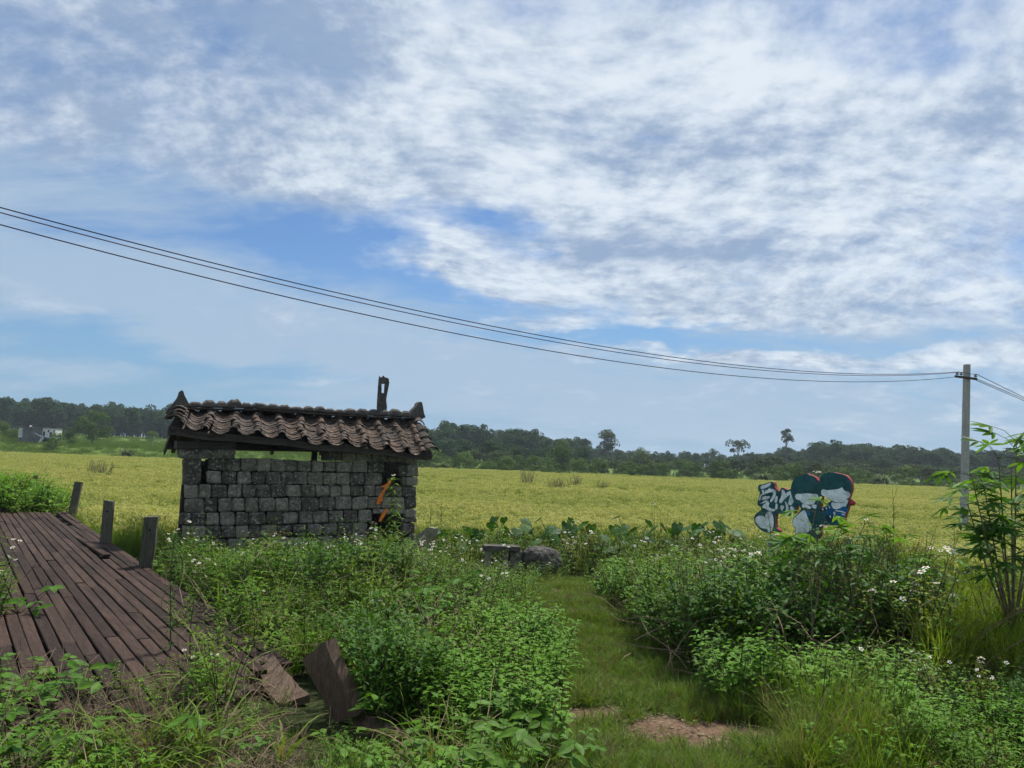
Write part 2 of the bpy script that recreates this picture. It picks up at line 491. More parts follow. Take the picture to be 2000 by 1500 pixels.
# ------------------------------------------------------------------ trees
M_bark = surface("bark", (.10, .085, .07), (.17, .15, .13), 5, .95, bump=.5)
M_bark_dark = surface("dark_bark", (.022, .022, .018), (.04, .038, .03), 5, .95, bump=.3)
M_forest = foliage("forest_leaves", (.016, .050, .014), (.030, .074, .018), .22, .6, .035)
M_scrub = foliage("scrub_leaves", (.050, .100, .016), (.090, .150, .026), .28, .6, .06)
M_gum = foliage("gum_leaves", (.045, .068, .030), (.060, .085, .036), .25, .6, .2)
M_palmy = foliage("frond_leaves", (.085, .125, .050), (.12, .165, .062), .3, .5, .3)
M_acacia = foliage("feathery_leaves", (.034, .056, .022), (.052, .074, .028), .22, .6, .1)


def crown(mb, seed, cx, cz, rx, rz, nl, lobes, lr, leaf, flat=1.0, mat=0, dens_shell=.75):
    r = np.random.default_rng(seed)
    cs = []
    for k in range(lobes):
        while True:
            v = r.uniform(-1, 1, 3)
            if .25 < np.linalg.norm(v) < 1: break
        cs.append((v * (rx, rx, rz) * .78 + (cx, 0, cz), lr * r.uniform(.65, 1.25)))
    per = nl // lobes
    for c, rad in cs:
        nn = r.normal(0, 1, (per, 3)); nn /= np.linalg.norm(nn, axis=1)[:, None]
        nn[:, 2] = np.where(nn[:, 2] < -.35, -nn[:, 2], nn[:, 2])
        for k in range(per):
            d = nn[k]; p_ = c + d * rad * (1 - (1 - dens_shell) * r.random() ** 1.5) * (1, 1, flat)
            up = d + r.normal(0, .45, 3) + (0, 0, .3)
            a = np.cross(up, r.normal(0, 1, 3)); a /= np.linalg.norm(a) + 1e-9
            b = np.cross(up, a); b /= np.linalg.norm(b) + 1e-9
            s_ = leaf * r.uniform(.6, 1.3)
            mb.add([p_ - a * s_, p_ - b * s_ * .55, p_ + a * s_, p_ + b * s_ * .55 - np.array(up) * .1 * s_], [(0, 1, 2, 3)], mat)
    return cs


def tree_parts(seed, h, rx, rz, nl, lobes, lr, leaf, trunk=.35, tr=.09, flat=1.0, bare=.3):
    """trunk collector and crown collector; the crown's middle sits at h - rz"""
    random.seed(seed); t = MB(); c = MB()
    cs = crown(c, seed, 0, h - rz, rx, rz, nl, lobes, lr, leaf, flat)
    fork = Vector((random.uniform(-.1, .1) * h * .3, random.uniform(-.1, .1) * h * .3, h * trunk))
    t.tube([(0, 0, -.3), fork * .5 + Vector((random.uniform(-.05, .05) * h, 0, 0)), fork], [tr * 1.4, tr * 1.1, tr * .85], 7)
    for cc, rad in cs[::2]:
        e = Vector(cc); mdl = fork.lerp(e, .5) + Vector((0, 0, -.1 * rad))
        t.tube([fork, mdl, e], [tr * .6, tr * .4, tr * .15], 4, cap=False)
    return t, c


def both(t, c, name):
    m = MB(); m.add(t.v, t.f, 0); m.add(c.v, c.f, 1)
    return m


forest_protos = []
for k in range(5):
    t, c = tree_parts(100 + k, 8.0 + k * .4, 3.0, 2.9, 1100, 15, 1.25, .30, .4, .13)
    forest_protos.append(both(t, c, "t").mesh("forest_tree", [M_bark_dark, M_forest]))
sp_ = Spots()
rs = np.random.default_rng(5)
for yy in np.arange(196, 330, 6.2):
    wx = yy * .86
    step = 4.6 if yy < 250 else 6.0
    for xx in np.arange(-wx, wx, step):
        x = xx + rs.uniform(-1.8, 1.8); y = yy + rs.uniform(-2.5, 2.5); t = x / y
        y0 = np.interp(t, [-.8, -.4, -.15, -.05, .08, .13, .2, .38, .43, .8], [206, 205, 190, 180, 190, 235, 240, 232, 196, 196])
        if y < y0: continue
        if .105 < t < .14 and y < 300: continue
        sc = rs.uniform(.78, 1.12) * float(np.interp(t, [-.8, -.1, .1, .14, .3, .4, .8], [1.0, 1.05, 1.0, .75, .62, .9, .95]))
        sp_.add((x, y, G(x, y) - .3), sc, int(rs.integers(5)), .03)
        if y < y0 + 22: sp_.add((x + rs.uniform(-2, 2), y + rs.uniform(-2, 2), G(x, y) - 1.2), sc * .55, int(rs.integers(5)), .05)
for xx in np.arange(-250, 250, 2.6):          # the wood is closed: understorey behind the first rows
    for yy in (238, 262):
        t = xx / yy
        if -.95 < t < .12 or t > .37: sp_.add((xx, yy + rs.uniform(-2, 2), G(xx, yy) - 2.0), rs.uniform(.55, .72), int(rs.integers(5)), .05)
sp_.build("forest", forest_protos, "dark green plantation forest running along the ridges behind the rice fields", "forest")
# a second, nearer step of trees below the middle ridge
sp_ = Spots()
for _ in range(420):
    t = rs.uniform(-.62, .66); y = rs.uniform(140, 195); x = t * y
    if t < -.18: continue
    if t > .1 and y < 165: continue
    sp_.add((x, y, G(x, y) - .2), rs.uniform(.42, .62) * (1 if t < .1 else .85), int(rs.integers(5)), .04)
sp_.build("wood_edge", forest_protos, "lower belt of dark trees in front of the plantation forest", "trees")

scrub_protos = []
for k in range(4):
    t, c = tree_parts(200 + k, 2.4 + .3 * k, 1.7, 1.25, 560, 9, .75, .17, .25, .05)
    scrub_protos.append(both(t, c, "s").mesh("scrub_bush", [M_bark, M_scrub]))
ac_protos = []
for k in range(3):
    t, c = tree_parts(230 + k, 3.6, 2.8, .9, 700, 12, .95, .16, .3, .07, .38)
    ac_protos.append(both(t, c, "s").mesh("flat_bush", [M_bark, M_acacia]))
sp_ = Spots()
for _ in range(700):
    t = rs.uniform(-.72, .75); y = 99 + 60 * rs.random() ** 1.3; x = t * y
    if t < -.2:
        if y < 104 or rs.random() < .86: continue
        sc = rs.uniform(.45, .8); i = int(rs.integers(4))
    else:
        fa = rs.random() < (.25 if t < .12 else .55) * (1 if y > 115 else .3)
        sc = rs.uniform(.5, 1.05); i = 4 + int(rs.integers(3)) if fa else int(rs.integers(4))
        if y < 108: sc *= .55
    sp_.add((x, y, G(x, y) - .15), sc, i, .05)
sp_.build("undergrowth", scrub_protos + ac_protos, "mixed green scrub and bushes between the rice and the woods", "undergrowth")

# grass tufts of the meadow strip behind the rice
M_meadow = foliage("meadow_grass", (.080, .140, .022), (.12, .18, .032), .35, .6, .05)
mg = MB(); r_ = np.random.default_rng(3)
for _ in range(60):
    a = r_.uniform(0, 6.28); rr = r_.uniform(0, .9)
    mg.blade((math.cos(a) * rr, math.sin(a) * rr, 0), (r_.normal(0, .3), r_.normal(0, .3), 1), r_.uniform(.3, .6), .05, .15, n=2)
mgm = mg.mesh("meadow_tuft", [M_meadow])
sp_ = Spots()
for _ in range(9000):
    t = rs.uniform(-.74, .74); y = 96.5 + 100 * rs.random() ** 2; x = t * y
    if y > 125 and t > -.2: continue
    sp_.add((x, y, G(x, y) - .03), rs.uniform(.6, 1.2), 0, .05)
sp_.build("meadow_grass", [mgm], "rough green grass bank rising behind the rice field", "grass")


def thing_tree(name, label, cat, px, dist, h, rx, rz, nl, lobes, lr, leaf, m, seed, trunk=.35, tr=.08, flat=1.0, group=None, dz_=0, part="crown"):
    P = at(px, 900, dist); x, y = P[0], P[1]
    root = empty(name, (x, y, G(x, y) + dz_), random.uniform(0, 6))
    tag(root, label, cat, group)
    t, c = tree_parts(seed, h, rx, rz, nl, lobes, lr, leaf, trunk, tr, flat)
    t.build("trunk", M_bark, root); c.build(part, m, root)
    return root


# the trees and bushes one can pick out
thing_tree("eucalyptus_tree", "tall dark tree rising above the end of the wooded ridge, its crown in heaped clumps", "tree", 1183, 205, 13.4, 3.0, 5.2, 1900, 17, 1.45, .27, M_gum, 31, .3, .2)
thing_tree("eucalyptus_tree", "thin high-stemmed tree with a round airy crown standing alone above the skyline", "tree", 1536, 190, 11.2, 2.1, 2.3, 900, 12, .85, .22, M_gum, 32, .55, .14)
thing_tree("broadleaf_tree", "pair-lobed airy tree on the skyline, left of the thin high-stemmed one", "tree", 1440, 200, 8.4, 3.2, 1.9, 900, 8, 1.2, .24, M_gum, 33, .5, .15)
thing_tree("broadleaf_tree", "small open-crowned tree just breaking the skyline left of the pair-lobed one", "tree", 1392, 215, 6.4, 2.2, 1.3, 420, 6, .9, .22, M_gum, 34, .4, .1)
thing_tree("broadleaf_tree", "round green tree beside the small white house across the rice", "tree", 176, 122, 5.0, 3.1, 2.4, 2400, 16, 1.15, .16, M_scrub, 35, .25, .14)
thing_tree("bush", "low bushy shrub between the white house and the round green tree", "bush", 135, 119, 2.9, 1.3, 1.4, 700, 8, .7, .14, M_scrub, 36, .2, .06)
thing_tree("bush", "broad low bush in front of the left end of the white house", "bush", 38, 116, 2.3, 2.6, 1.1, 1300, 12, .75, .14, M_scrub, 37, .2, .07)
thing_tree("bush", "bush at the left edge of the photo behind the rice", "bush", 4, 120, 3.2, 1.9, 1.4, 900, 9, .8, .15, M_scrub, 38, .2, .07)
thing_tree("broadleaf_tree", "fresh green pointed young tree among the scrub, right of the tall ridge-end tree", "tree", 1253, 125, 4.6, 1.5, 2.1, 1200, 11, .75, .14, M_palmy, 39, .2, .08)
thing_tree("broadleaf_tree", "large rounded tree in the scrub straight behind the rice, under the ridge slope", "tree", 1090, 122, 5.0, 2.6, 2.2, 2000, 14, 1.05, .15, M_scrub, 40, .2, .1)
thing_tree("bush", "dense dark rounded bush at the far edge of the rice below the pair-lobed tree", "bush", 1405, 112, 3.0, 1.9, 1.5, 1200, 10, .8, .14, M_scrub, 41, .2, .07)
thing_tree("broadleaf_tree", "flat-topped feathery dark tree in the belt left of the painted sign heads", "tree", 1500, 118, 4.0, 3.4, .9, 1500, 15, 1.0, .15, M_acacia, 42, .35, .1, .4)
thing_tree("broadleaf_tree", "flat-topped feathery dark tree in the belt right of the painted sign", "tree", 1800, 115, 3.7, 3.2, .9, 1500, 15, 1.0, .15, M_acacia, 43, .35, .1, .4)


def frond_bush(label, px, dist, h, seed, wid=1.0):
    P = at(px, 900, dist); x, y = P[0], P[1]
    root = empty("fountain_palm", (x, y, G(x, y) - .1)); tag(root, label, "palm")
    r = np.random.default_rng(seed); f = MB(); t = MB()
    t.tube([(0, 0, -.2), (.1, 0, h * .35)], [.25, .2], 8)
    for k in range(150):
        a = r.uniform(0, 6.28); e = r.uniform(.2, 1.0)
        b = (math.cos(a) * .12, math.sin(a) * .12, h * r.uniform(.12, .42))
        f.blade(b, (math.cos(a) * wid, math.sin(a) * wid, e * 1.6), h * r.uniform(.75, 1.15), .14, .34, n=5)
    t.build("trunk", M_bark, root); f.build("crown", M_palmy, root)


frond_bush("pale green fountain-shaped palm clump at the far edge of the rice right of the sign", 1727, 98, 3.0, 1, 1.1)
frond_bush("spiky drooping palm clump at the rice edge left of the stone hut", 246, 98, 2.4, 2, .8)
frond_bush("small pale palm clump just past the right end of the hut roof", 858, 100, 2.2, 3, .9)
frond_bush("pale frond clump in the scrub left of the sign's first head", 1492, 103, 2.3, 4, .9)
# ------------------------------------------------------------------ small white house across the rice
M_white = surface("whitewash", (.62, .62, .60), (.50, .50, .49), 1.2, .9, (.30, .29, .27), .15, .62, .75, fine=6)
M_conc = surface("grey_render", (.13, .135, .14), (.20, .20, .20), .8, .95, (.09, .09, .09), .2, fine=5)
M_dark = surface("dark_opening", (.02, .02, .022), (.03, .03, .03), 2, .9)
M_sheet = surface("pale_sheet", (.38, .45, .50), (.45, .50, .54), 2, .5, bump=.05, fine=8)
hx, hy, _ = at(36, 850, 112)
house = empty("farm_house", (hx, hy, G(hx, hy) - .1), math.radians(14)); house.scale = (.80, .80, .84)
tag(house, "small two-storey white and grey concrete house across the rice, seen past the hut's left side", "house")
m = MB(); m.box(0, 5.6, 0, 4, 0, 2.9); w_ = m.build("wall", M_conc, house)
m = MB(); m.box(-.02, .62, -.03, 3.9, 1.15, 2.8); m.build("wall", M_white, house)["label"] = "whitewashed left end bay"
m = MB()
m.box(3.9, 6.0, -.06, 3.8, 1.3, 2.86); m.build("wall", M_white, house)["label"] = "white upper wall with windows"
m = MB(); m.box(-.25, 4.2, -.35, 4.2, 2.9, 3.02); m.box(4.2, 6.1, -.12, 3.9, 2.863, 2.98)
m.build("roof", M_conc, house)
m = MB(); m.tube([(1.6, .4, 3.02), (1.75, .4, 3.16), (1.6, .4, 3.3)], [.2, .22, .06], 8); m.build("water_tank", M_white, house)
for x0, x1, z0, z1 in ((4.0, 4.32, 1.35, 2.3), (4.75, 5.0, 2.25, 2.6), (5.1, 5.45, 1.4, 2.25), (5.7, 5.86, 2.2, 2.6)):
    m = MB(); m.box(x0, x1, -.09, -.055, z0, z1); f = m.build("window", M_dark, house)
    m = MB(); m.box(x0 - .04, x1 + .04, -.12, -.092, z0 - .05, z0 - .005); m.build("sill", M_white, f)
m = MB(); m.hexa([(3.3, -.3, 1.52), (7.2, -1.7, 1.02), (7.0, -.25, 1.12), (3.3, -.07, 1.62), (3.3, -.3, 1.56), (7.2, -1.7, 1.06), (7.0, -.25, 1.16), (3.3, -.07, 1.66)]); m.build("awning", M_sheet, house)
m = MB(); m.hexa([(2.75, -.5, 1.95), (4.4, -.9, 1.1), (4.4, -.5, 1.1), (2.75, -.3, 1.95), (2.75, -.5, 2.05), (4.4, -.9, 1.18), (4.4, -.5, 1.18), (2.75, -.3, 2.05)]); m.build("awning_rail", M_white, house)
m = MB(); m.hexa([(3.6, -1.0, .35), (4.0, -1.0, .35), (4.0, -.9, .35), (3.6, -.9, .35), (3.9, -.9, 1.15), (4.5, -.9, 1.2), (4.5, -.8, 1.2), (3.9, -.8, 1.15)]); m.build("torn_sheet", M_sheet, house)
m = MB(); m.box(3.9, 4.9, -.04, -.003, 0, 1.05); m.build("doorway", M_dark, house)
m = MB(); m.box(5.15, 5.5, -.04, -.003, 0, .95); m.build("doorway", M_dark, house)

# ------------------------------------------------------------------ rice
M_rice = foliage("rice_blades", (.12, .20, .028), (.20, .26, .045), .4, .55, .12, tone=(.8, 1.2))
M_head = foliage("rice_heads", (.305, .325, .095), (.43, .395, .140), .35, .6, .07, tone=(.8, 1.25))
M_ricegreen = foliage("rice_green", (.085, .155, .028), (.12, .19, .035), .4, .55, .2, tone=(.8, 1.2))
rice_protos = []
for k in range(4):
    b = MB(); r_ = np.random.default_rng(60 + k)
    for i in range(34):
        a = r_.uniform(0, 6.28); rr = r_.uniform(0, .07)
        b.blade((math.cos(a) * rr, math.sin(a) * rr, 0), (math.cos(a) * .22 + r_.normal(0, .06), math.sin(a) * .22 + r_.normal(0, .06), 1), r_.uniform(.62, .92), .013, r_.uniform(.08, .32), 0, 3)
    for i in range(15):
        a = r_.uniform(0, 6.28); h = r_.uniform(.60, .78); dx, dy = math.cos(a), math.sin(a); s0 = r_.uniform(.03, .12)
        p0 = (dx * s0, dy * s0, h)
        b.blade(p0, (dx * .5, dy * .5, 1), r_.uniform(.14, .22), .020, .75, 1, 4)
    rice_protos.append(b.mesh("rice_plant", [M_rice, M_head]))
for k in range(2):
    b = MB(); r_ = np.random.default_rng(70 + k)
    for i in range(30):
        a = r_.uniform(0, 6.28); rr = r_.uniform(0, .09)
        b.blade((math.cos(a) * rr, math.sin(a) * rr, 0), (math.cos(a) * .3, math.sin(a) * .3, 1), r_.uniform(.5, .95), .014, r_.uniform(.05, .35), 0, 3)
    rice_protos.append(b.mesh("green_blades", [M_ricegreen]))
# far clumps: a wider stand of the same plants
for k in range(3):
    b = MB(); r_ = np.random.default_rng(80 + k)
    for i in range(90):
        a = r_.uniform(0, 6.28); rr = math.sqrt(r_.random()) * .42
        px_, py_ = math.cos(a) * rr, math.sin(a) * rr; a = r_.uniform(0, 6.28)
        if i % 2: b.blade((px_, py_, .1), (math.cos(a) * .25, math.sin(a) * .25, 1), r_.uniform(.6, .8), .026, .2, 0, 2)
        else: b.blade((px_, py_, r_.uniform(.55, .7)), (math.cos(a) * .6, math.sin(a) * .6, 1), r_.uniform(.16, .24), .045, .7, 1, 3)
    rice_protos.append(b.mesh("rice_stand", [M_rice, M_head]))


def green_strip(x, y):
    c = 35.5 + .06 * x + 1.2 * mnoise(Vector((x * .06, 2.2, 0)))
    w = math.exp(-((y - c) / 1.5) ** 2) * (1 if x > -9 else .25)
    c2 = 24 - .25 * x
    w = max(w, math.exp(-((y - 22.5) / 1.6) ** 2) * sstep(-3, -9, x) * .85)
    w = max(w, sstep(4.5, .3, y - rice_edge(x)) * .95)
    w = max(w, .36 + .7 * mnoise(Vector((x * .09, y * .05, 6.6))))
    w = max(w, sstep(3.0, 6.5, x) * sstep(16, 11, y) * .35)
    return w * (.75 + .6 * mnoise(Vector((x * .5, y * .3, 8))))


sp_ = Spots()
def rice_row(y0, y1, st, far):
    for yy in np.arange(y0, y1, st):
        wx = yy * .74 + 4
        for xx in np.arange(-wx, wx, st):
            x = xx + rs.uniform(-.5, .5) * st; y = yy + rs.uniform(-.5, .5) * st
            if not is_rice(x, y): continue
            if x < -.74 * y - .4 and y < 18: continue
            dxa, dya = x + 9.32, y - 16.48
            if -.12 < -dxa * .811 - dya * .585 < 1.8 and dxa * .585 - dya * .811 > -.9: continue      # the boardwalk
            if 1.6 < -dxa * .811 - dya * .585 < 6 and y < 19: continue
            if -6.6 < x < -.5 and y < 15.6 and x > -.42 * y: continue        # the hut and what it hides
            g = green_strip(x, y)
            hvar = 1 + .10 * mnoise(Vector((x * .25, y * .25, 4)))
            if rs.random() < g: sp_.add((x, y, G(x, y)), rs.uniform(.75, 1.05) * (1 + .15 * far), 4 + int(rs.integers(2)), .08)
            elif far: sp_.add((x, y, G(x, y)), rs.uniform(.92, 1.1) * hvar, 6 + int(rs.integers(3)), .03)
            else: sp_.add((x, y, G(x, y)), rs.uniform(.88, 1.1) * hvar, int(rs.integers(4)), .07)
rice_row(8, 27, .19, 0)
rice_row(27, 44, .27, 0)
rice_row(44, 97, .62, 1)
sp_.build("rice_field", rice_protos, "ripening yellow-green rice stretching from the hut to the far bank", "rice field")

# grey weedy bushes standing in the rice
M_greyweed = foliage("grey_weed", (.12, .13, .085), (.16, .165, .11), .3, .7, .3)
def weed_bush(px, py_base, label, h, wd, seed):
    P = ground_px(px, py_base + 14)
    root = empty("weed_bush", (P[0], P[1], G(P[0], P[1]) + .25)); tag(root, label, "bush", "weedy bushes in the rice")
    r = np.random.default_rng(seed); t = MB(); c = MB()
    for i in range(int(26 * wd)):
        a = r.uniform(0, 6.28); l = r.uniform(.6, 1) * h; bx, by = r.normal(0, .16 * wd), r.normal(0, .16 * wd)
        e = Vector((bx + math.cos(a) * .3 * wd, by + math.sin(a) * .3 * wd, l))
        s0 = Vector((bx, by, 0)); t.tube([s0, s0.lerp(e, .5) + Vector((0, 0, .06)), e], [.012, .009, .004], 3, cap=False)
        for j in range(26):
            u = .3 + .7 * r.random(); q_ = s0.lerp(e, u); d = r.normal(0, 1, 3); d[2] = abs(d[2])
            c.leaf(q_, d, (0, 0, 1), r.uniform(.06, .13), .03, 0, segs=1)
    t.build("stem", M_bark, root); c.build("foliage", M_greyweed, root)
weed_bush(193, 938, "grey-green twiggy bush in the rice left of the hut", 1.25, 1.5, 1)
weed_bush(1029, 950, "taller twiggy grey bush in the rice, leftmost of the four beyond the path", 1.5, 1.2, 2)
weed_bush(1090, 962, "dark wispy bush in the rice, second of the four beyond the path", 1.15, 1.3, 3)
weed_bush(1122, 955, "slim upright wispy bush in the rice, third of the four beyond the path", 1.2, .9, 4)
weed_bush(1176, 958, "lowest wispy bush in the rice, rightmost of the four beyond the path", .9, .9, 5)

# ------------------------------------------------------------------ stone hut
M_stone = surface("basalt_block", (.095, .085, .063), (.30, .268, .205), 6, .95, (.48, .46, .40), 1.0, .53, .65, rnd=.75, fine=34, bdist=.035, c3scale=19)
M_mortar = surface("dark_core", (.018, .016, .013), (.035, .031, .025), 6, 1.0)
M_tile = surface("clay_tile", (.044, .031, .023), (.096, .063, .044), 9, .85, (.24, .20, .16), .6, .53, .66, rnd=.55, fine=38, c3scale=13)
M_tilegrey = surface("weathered_tile", (.050, .040, .033), (.098, .078, .064), 9, .9, (.24, .22, .19), .7, .60, .70, rnd=.4, fine=38)
M_wood = surface("old_timber", (.060, .050, .043), (.105, .088, .074), 4, .9, (.12, .11, .10), .6, .62, .75, stretch=(1, 8, 8), fine=20)
M_ridge = surface("mossy_ridge", (.070, .064, .057), (.13, .118, .10), 8, .95, (.20, .19, .17), .9, .6, .72, fine=30)
M_orange = surface("orange_paint", (.75, .17, .02), (.85, .23, .03), 8, .6, (.4, .12, .03), .1, .66, .75)

WL = at(356, 950, 12.0); WR = at(816, 950, 13.95)
wdir = np.array([WR[0] - WL[0], WR[1] - WL[1], 0]); WLEN = np.linalg.norm(wdir); wdir = wdir / WLEN
win = np.array([-wdir[1], wdir[0], 0])                       # into the hut
HZ = G(WL[0], WL[1]) - .05
hut = empty("stone_hut", (WL[0], WL[1], HZ), math.atan2(wdir[1], wdir[0]))
tag(hut, "small ruined hut of dark stone blocks under a sagging red-brown clay tile roof", "hut")


def wpt(px, py, depth_in=0.0):
    """pixel -> hut coordinates (along the wall, into the hut, up) on a plane parallel to the front wall"""
    o = np.array([WL[0], WL[1], 0]) + win * depth_in
    d = ray(px, py); s = ((o - C_) @ win) / (d @ win)
    P = C_ + d * s
    return float((P - o) @ wdir), float(P[2] - HZ)


def z1(zx, zy): return 300 + zx * .3, 720 + zy * .3       # the notes below are in an enlarged view of the front


def stone_mesh(quad, dep, y0=0.0, bulge=.02, seed=0):
    """quad: 4 (u,z) corners anticlockwise from bottom left; front face bulged and roughened, edges rounded"""
    r = random.Random(seed); N = 4
    q0, q1, q2, q3 = [np.array(p, float) for p in quad]
    g = .004
    V = []; F = []
    wv = max(.03, np.linalg.norm(q1 - q0)); hv = max(.03, np.linalg.norm(q3 - q0))
    for j in range(N + 1):
        for i in range(N + 1):
            a, b = i / N, j / N
            a_ = {0: .0, 1: .12, 2: .5, 3: .88, 4: 1.0}[i]; b_ = {0: .0, 1: .14, 2: .5, 3: .86, 4: 1.0}[j]
            p_ = (q0 * (1 - a_) + q1 * a_) * (1 - b_) + (q3 * (1 - a_) + q2 * a_) * b_
            edge = i in (0, N) or j in (0, N); corner = i in (0, N) and j in (0, N)
            cpt = (q0 + q1 + q2 + q3) / 4
            dv = (cpt - p_) / (np.linalg.norm(cpt - p_) + 1e-9)
            if corner: p_ = p_ + dv * r.uniform(.006, .024)
            elif edge: p_ = p_ + dv * r.uniform(-.002, .008)
            y = y0 + (.014 if edge else 0) + (.006 if corner else 0) + r.uniform(-bulge, bulge) * .75 * (.6 if not edge else .35)
            V.append((p_[0], y, p_[1]))
    for j in range(N):
        for i in range(N):
            k = j * (N + 1) + i; F.append((k, k + 1, k + N + 2, k + N + 1))
    ring = [i for i in range(N + 1)] + [(j * (N + 1) + N) for j in range(1, N + 1)] + [N * (N + 1) + i for i in range(N - 1, -1, -1)] + [j * (N + 1) for j in range(N - 1, 0, -1)]
    b0 = len(V)
    for k in ring: V.append((V[k][0], y0 + dep, V[k][2]))
    for k in range(len(ring)):
        k2 = (k + 1) % len(ring); F.append((ring[k2], ring[k], b0 + k, b0 + k2))
    F.append(tuple(b0 + k for k in range(len(ring))))
    F = [tuple(reversed(f)) if False else f for f in F]
    return V, F


LINES = [  # stone course edges: x -> y, in the enlarged view
    ([1105, 1400, 1720], [532, 548, 572]),
    ([345, 600, 760, 850, 1100, 1500, 1720], [582, 586, 580, 590, 601, 605, 622]),
    ([200, 350, 600, 1000, 1500, 1720], [660, 660, 670, 672, 680, 700]),
    ([200, 600, 1000, 1500, 1715], [752, 753, 757, 761, 766]),
    ([200, 600, 1000, 1400, 1715], [846, 843, 836, 832, 837]),
    ([200, 600, 900, 1250, 1480, 1715], [936, 933, 932, 921, 912, 912]),
    ([150, 600, 800, 1100, 1400, 1715], [1022, 1023, 1015, 1008, 1001, 995]),
    ([150, 600, 1100, 1400, 1715], [1108, 1106, 1086, 1082, 1075]),
    ([150, 600, 1100, 1715], [1192, 1190, 1168, 1150]),
    ([150, 600, 1100, 1715], [1275, 1272, 1245, 1225]),
    ([150, 600, 1100, 1715], [1350, 1345, 1320, 1295]),
]
ROWS = [
    [1108, 1222, 1320, 1420, 1520, 1640, 1722],
    [356, 472, 572, 672, 766, 855, 935, 1028, 1108, 1190, 1295, 1400, 1505],
    [345, 443, 543, 635, 730, 830, 915, 1003, 1105, 1190, 1280, 1375, 1490],
    [200, 295, 372, 485, 580, 665, 765, 862, 965, 1055, 1150, 1222, 1280, 1370, 1447, 1505, 1560, 1622, 1714],
    [204, 328, 418, 508, 598, 685, 790, 882, 962, 1080, 1182, 1295, 1395, 1480, 1560, 1634, 1713],
    [176, 248, 343, 428, 530, 620, 735, 840, 942, 1040, 1142, 1235, 1330, 1425],
    [190, 240, 340, 440, 535, 620, 700, 800, 905, 1000, 1100, 1195, 1290, 1395],
    [185, 290, 380, 480, 580, 690, 790, 880, 990, 1090, 1180, 1280, 1390],
    [185, 330, 430, 520, 620, 720, 830, 930, 1040, 1140, 1240, 1340, 1440, 1540, 1640, 1712],
    [185, 290, 390, 490, 600, 700, 800, 900, 1000, 1110, 1210, 1310, 1410, 1510, 1610, 1712],
]
EXTRA = [(1596, 622, 1646, 700), (1648, 624, 1724, 702), (1618, 704, 1646, 762), (1648, 705, 1720, 763), (1640, 914, 1712, 972), (1615, 975, 1712, 1000), (1622, 1005, 1702, 1072), (1632, 1076, 1704, 1148),
         (1430, 915, 1640, 945), (1505, 575, 1640, 612)]
# core slab behind the facing, with the two breaches left open
m = MB()
def core(u0, u1, a0, a1): m.box(u0, u1, .12, .30, a0, a1)
u_a, _z = wpt(*z1(345, 700)); u_b, _z = wpt(*z1(1425, 700)); u_h0, zt = wpt(*z1(1490, 615)); u_h1, zb = wpt(*z1(1608, 762)); u_r = WLEN
_, zt1 = wpt(*z1(700, 592)); _, z_h2t = wpt(*z1(1500, 948)); u_c0, _z = wpt(*z1(1415, 1000)); u_c1, _z = wpt(*z1(1620, 1000)); _, z_h2b = wpt(*z1(1500, 1150))
m.box(.02, u_a - .02, .12, .30, 0, wpt(*z1(260, 760))[1]); m.box(u_a, u_c0, .12, .30, 0, z_h2t); m.box(u_a, u_h0, .12, .30, z_h2t, zt1 - .03)
m.box(u_c0, u_r - .05, .12, .30, 0, z_h2b); m.box(u_c1, u_r - .05, .12, .30, z_h2b, z_h2t); m.box(u_h0, u_r - .05, .12, .30, z_h2t, zb)
m.box(u_h1, u_r - .05, .12, .30, zb, zt)
wall = m.build("wall", M_mortar, hut)
sid = 0
def add_stone(q4, dep=.21, y0=None, name="stone", parent=None, m_=None):
    global sid
    sid += 1
    r = random.Random(sid * 7)
    y0 = r.uniform(-.022, .012) if y0 is None else y0
    V, F = stone_mesh(q4, dep, y0, .02, sid)
    o = link(name, mesh_from(name, V, F, [m_ or M_stone]), parent or wall)
    return o
def zq(xa, xb, la, lb, gap=1.6):
    g = lambda l, x: float(np.interp(x, l[0], l[1]))
    j = lambda: random.uniform(-4, 4)
    return [wpt(*z1(xa + gap + j(), g(lb, xa) - gap + j())), wpt(*z1(xb - gap + j(), g(lb, xb) - gap + j())), wpt(*z1(xb - gap + j(), g(la, xb) + gap + j())), wpt(*z1(xa + gap + j(), g(la, xa) + gap + j()))]
for k, row in enumerate(ROWS):
    for a, b in zip(row[:-1], row[1:]):
        add_stone(zq(a, b, LINES[k], LINES[k + 1]))
for a, b, c, d in EXTRA:
    j = lambda: random.uniform(-2, 2)
    add_stone([wpt(*z1(a + j(), d)), wpt(*z1(c + j(), d + j())), wpt(*z1(c, b + j())), wpt(*z1(a + j(), b + j()))])
# left end: an upright block, a long cap stone, timber packing under the eave
o = add_stone([wpt(*z1(200, 750)), wpt(*z1(306, 750)), wpt(*z1(314, 583)), wpt(*z1(196, 585))], .28, -.03); o["label"] = "tall upright block at the left end"
o = add_stone([wpt(*z1(175, 586)), wpt(*z1(525, 588)), wpt(*z1(536, 522)), wpt(*z1(160, 524))], .34, -.06); o["label"] = "long cap stone under the left eave"
m = MB()
pa = wpt(*z1(148, 520)); pb = wpt(*z1(528, 520)); pc = wpt(*z1(528, 478)); pd = wpt(*z1(148, 470))
m.hexa([(pa[0], -.1, pa[1]), (pb[0], -.1, pb[1]), (pb[0], .3, pb[1]), (pa[0], .3, pa[1]), (pd[0], -.1, pd[1]), (pc[0], -.1, pc[1]), (pc[0], .3, pc[1]), (pd[0], .3, pd[1])])
m.build("wall_plate", M_wood, hut)
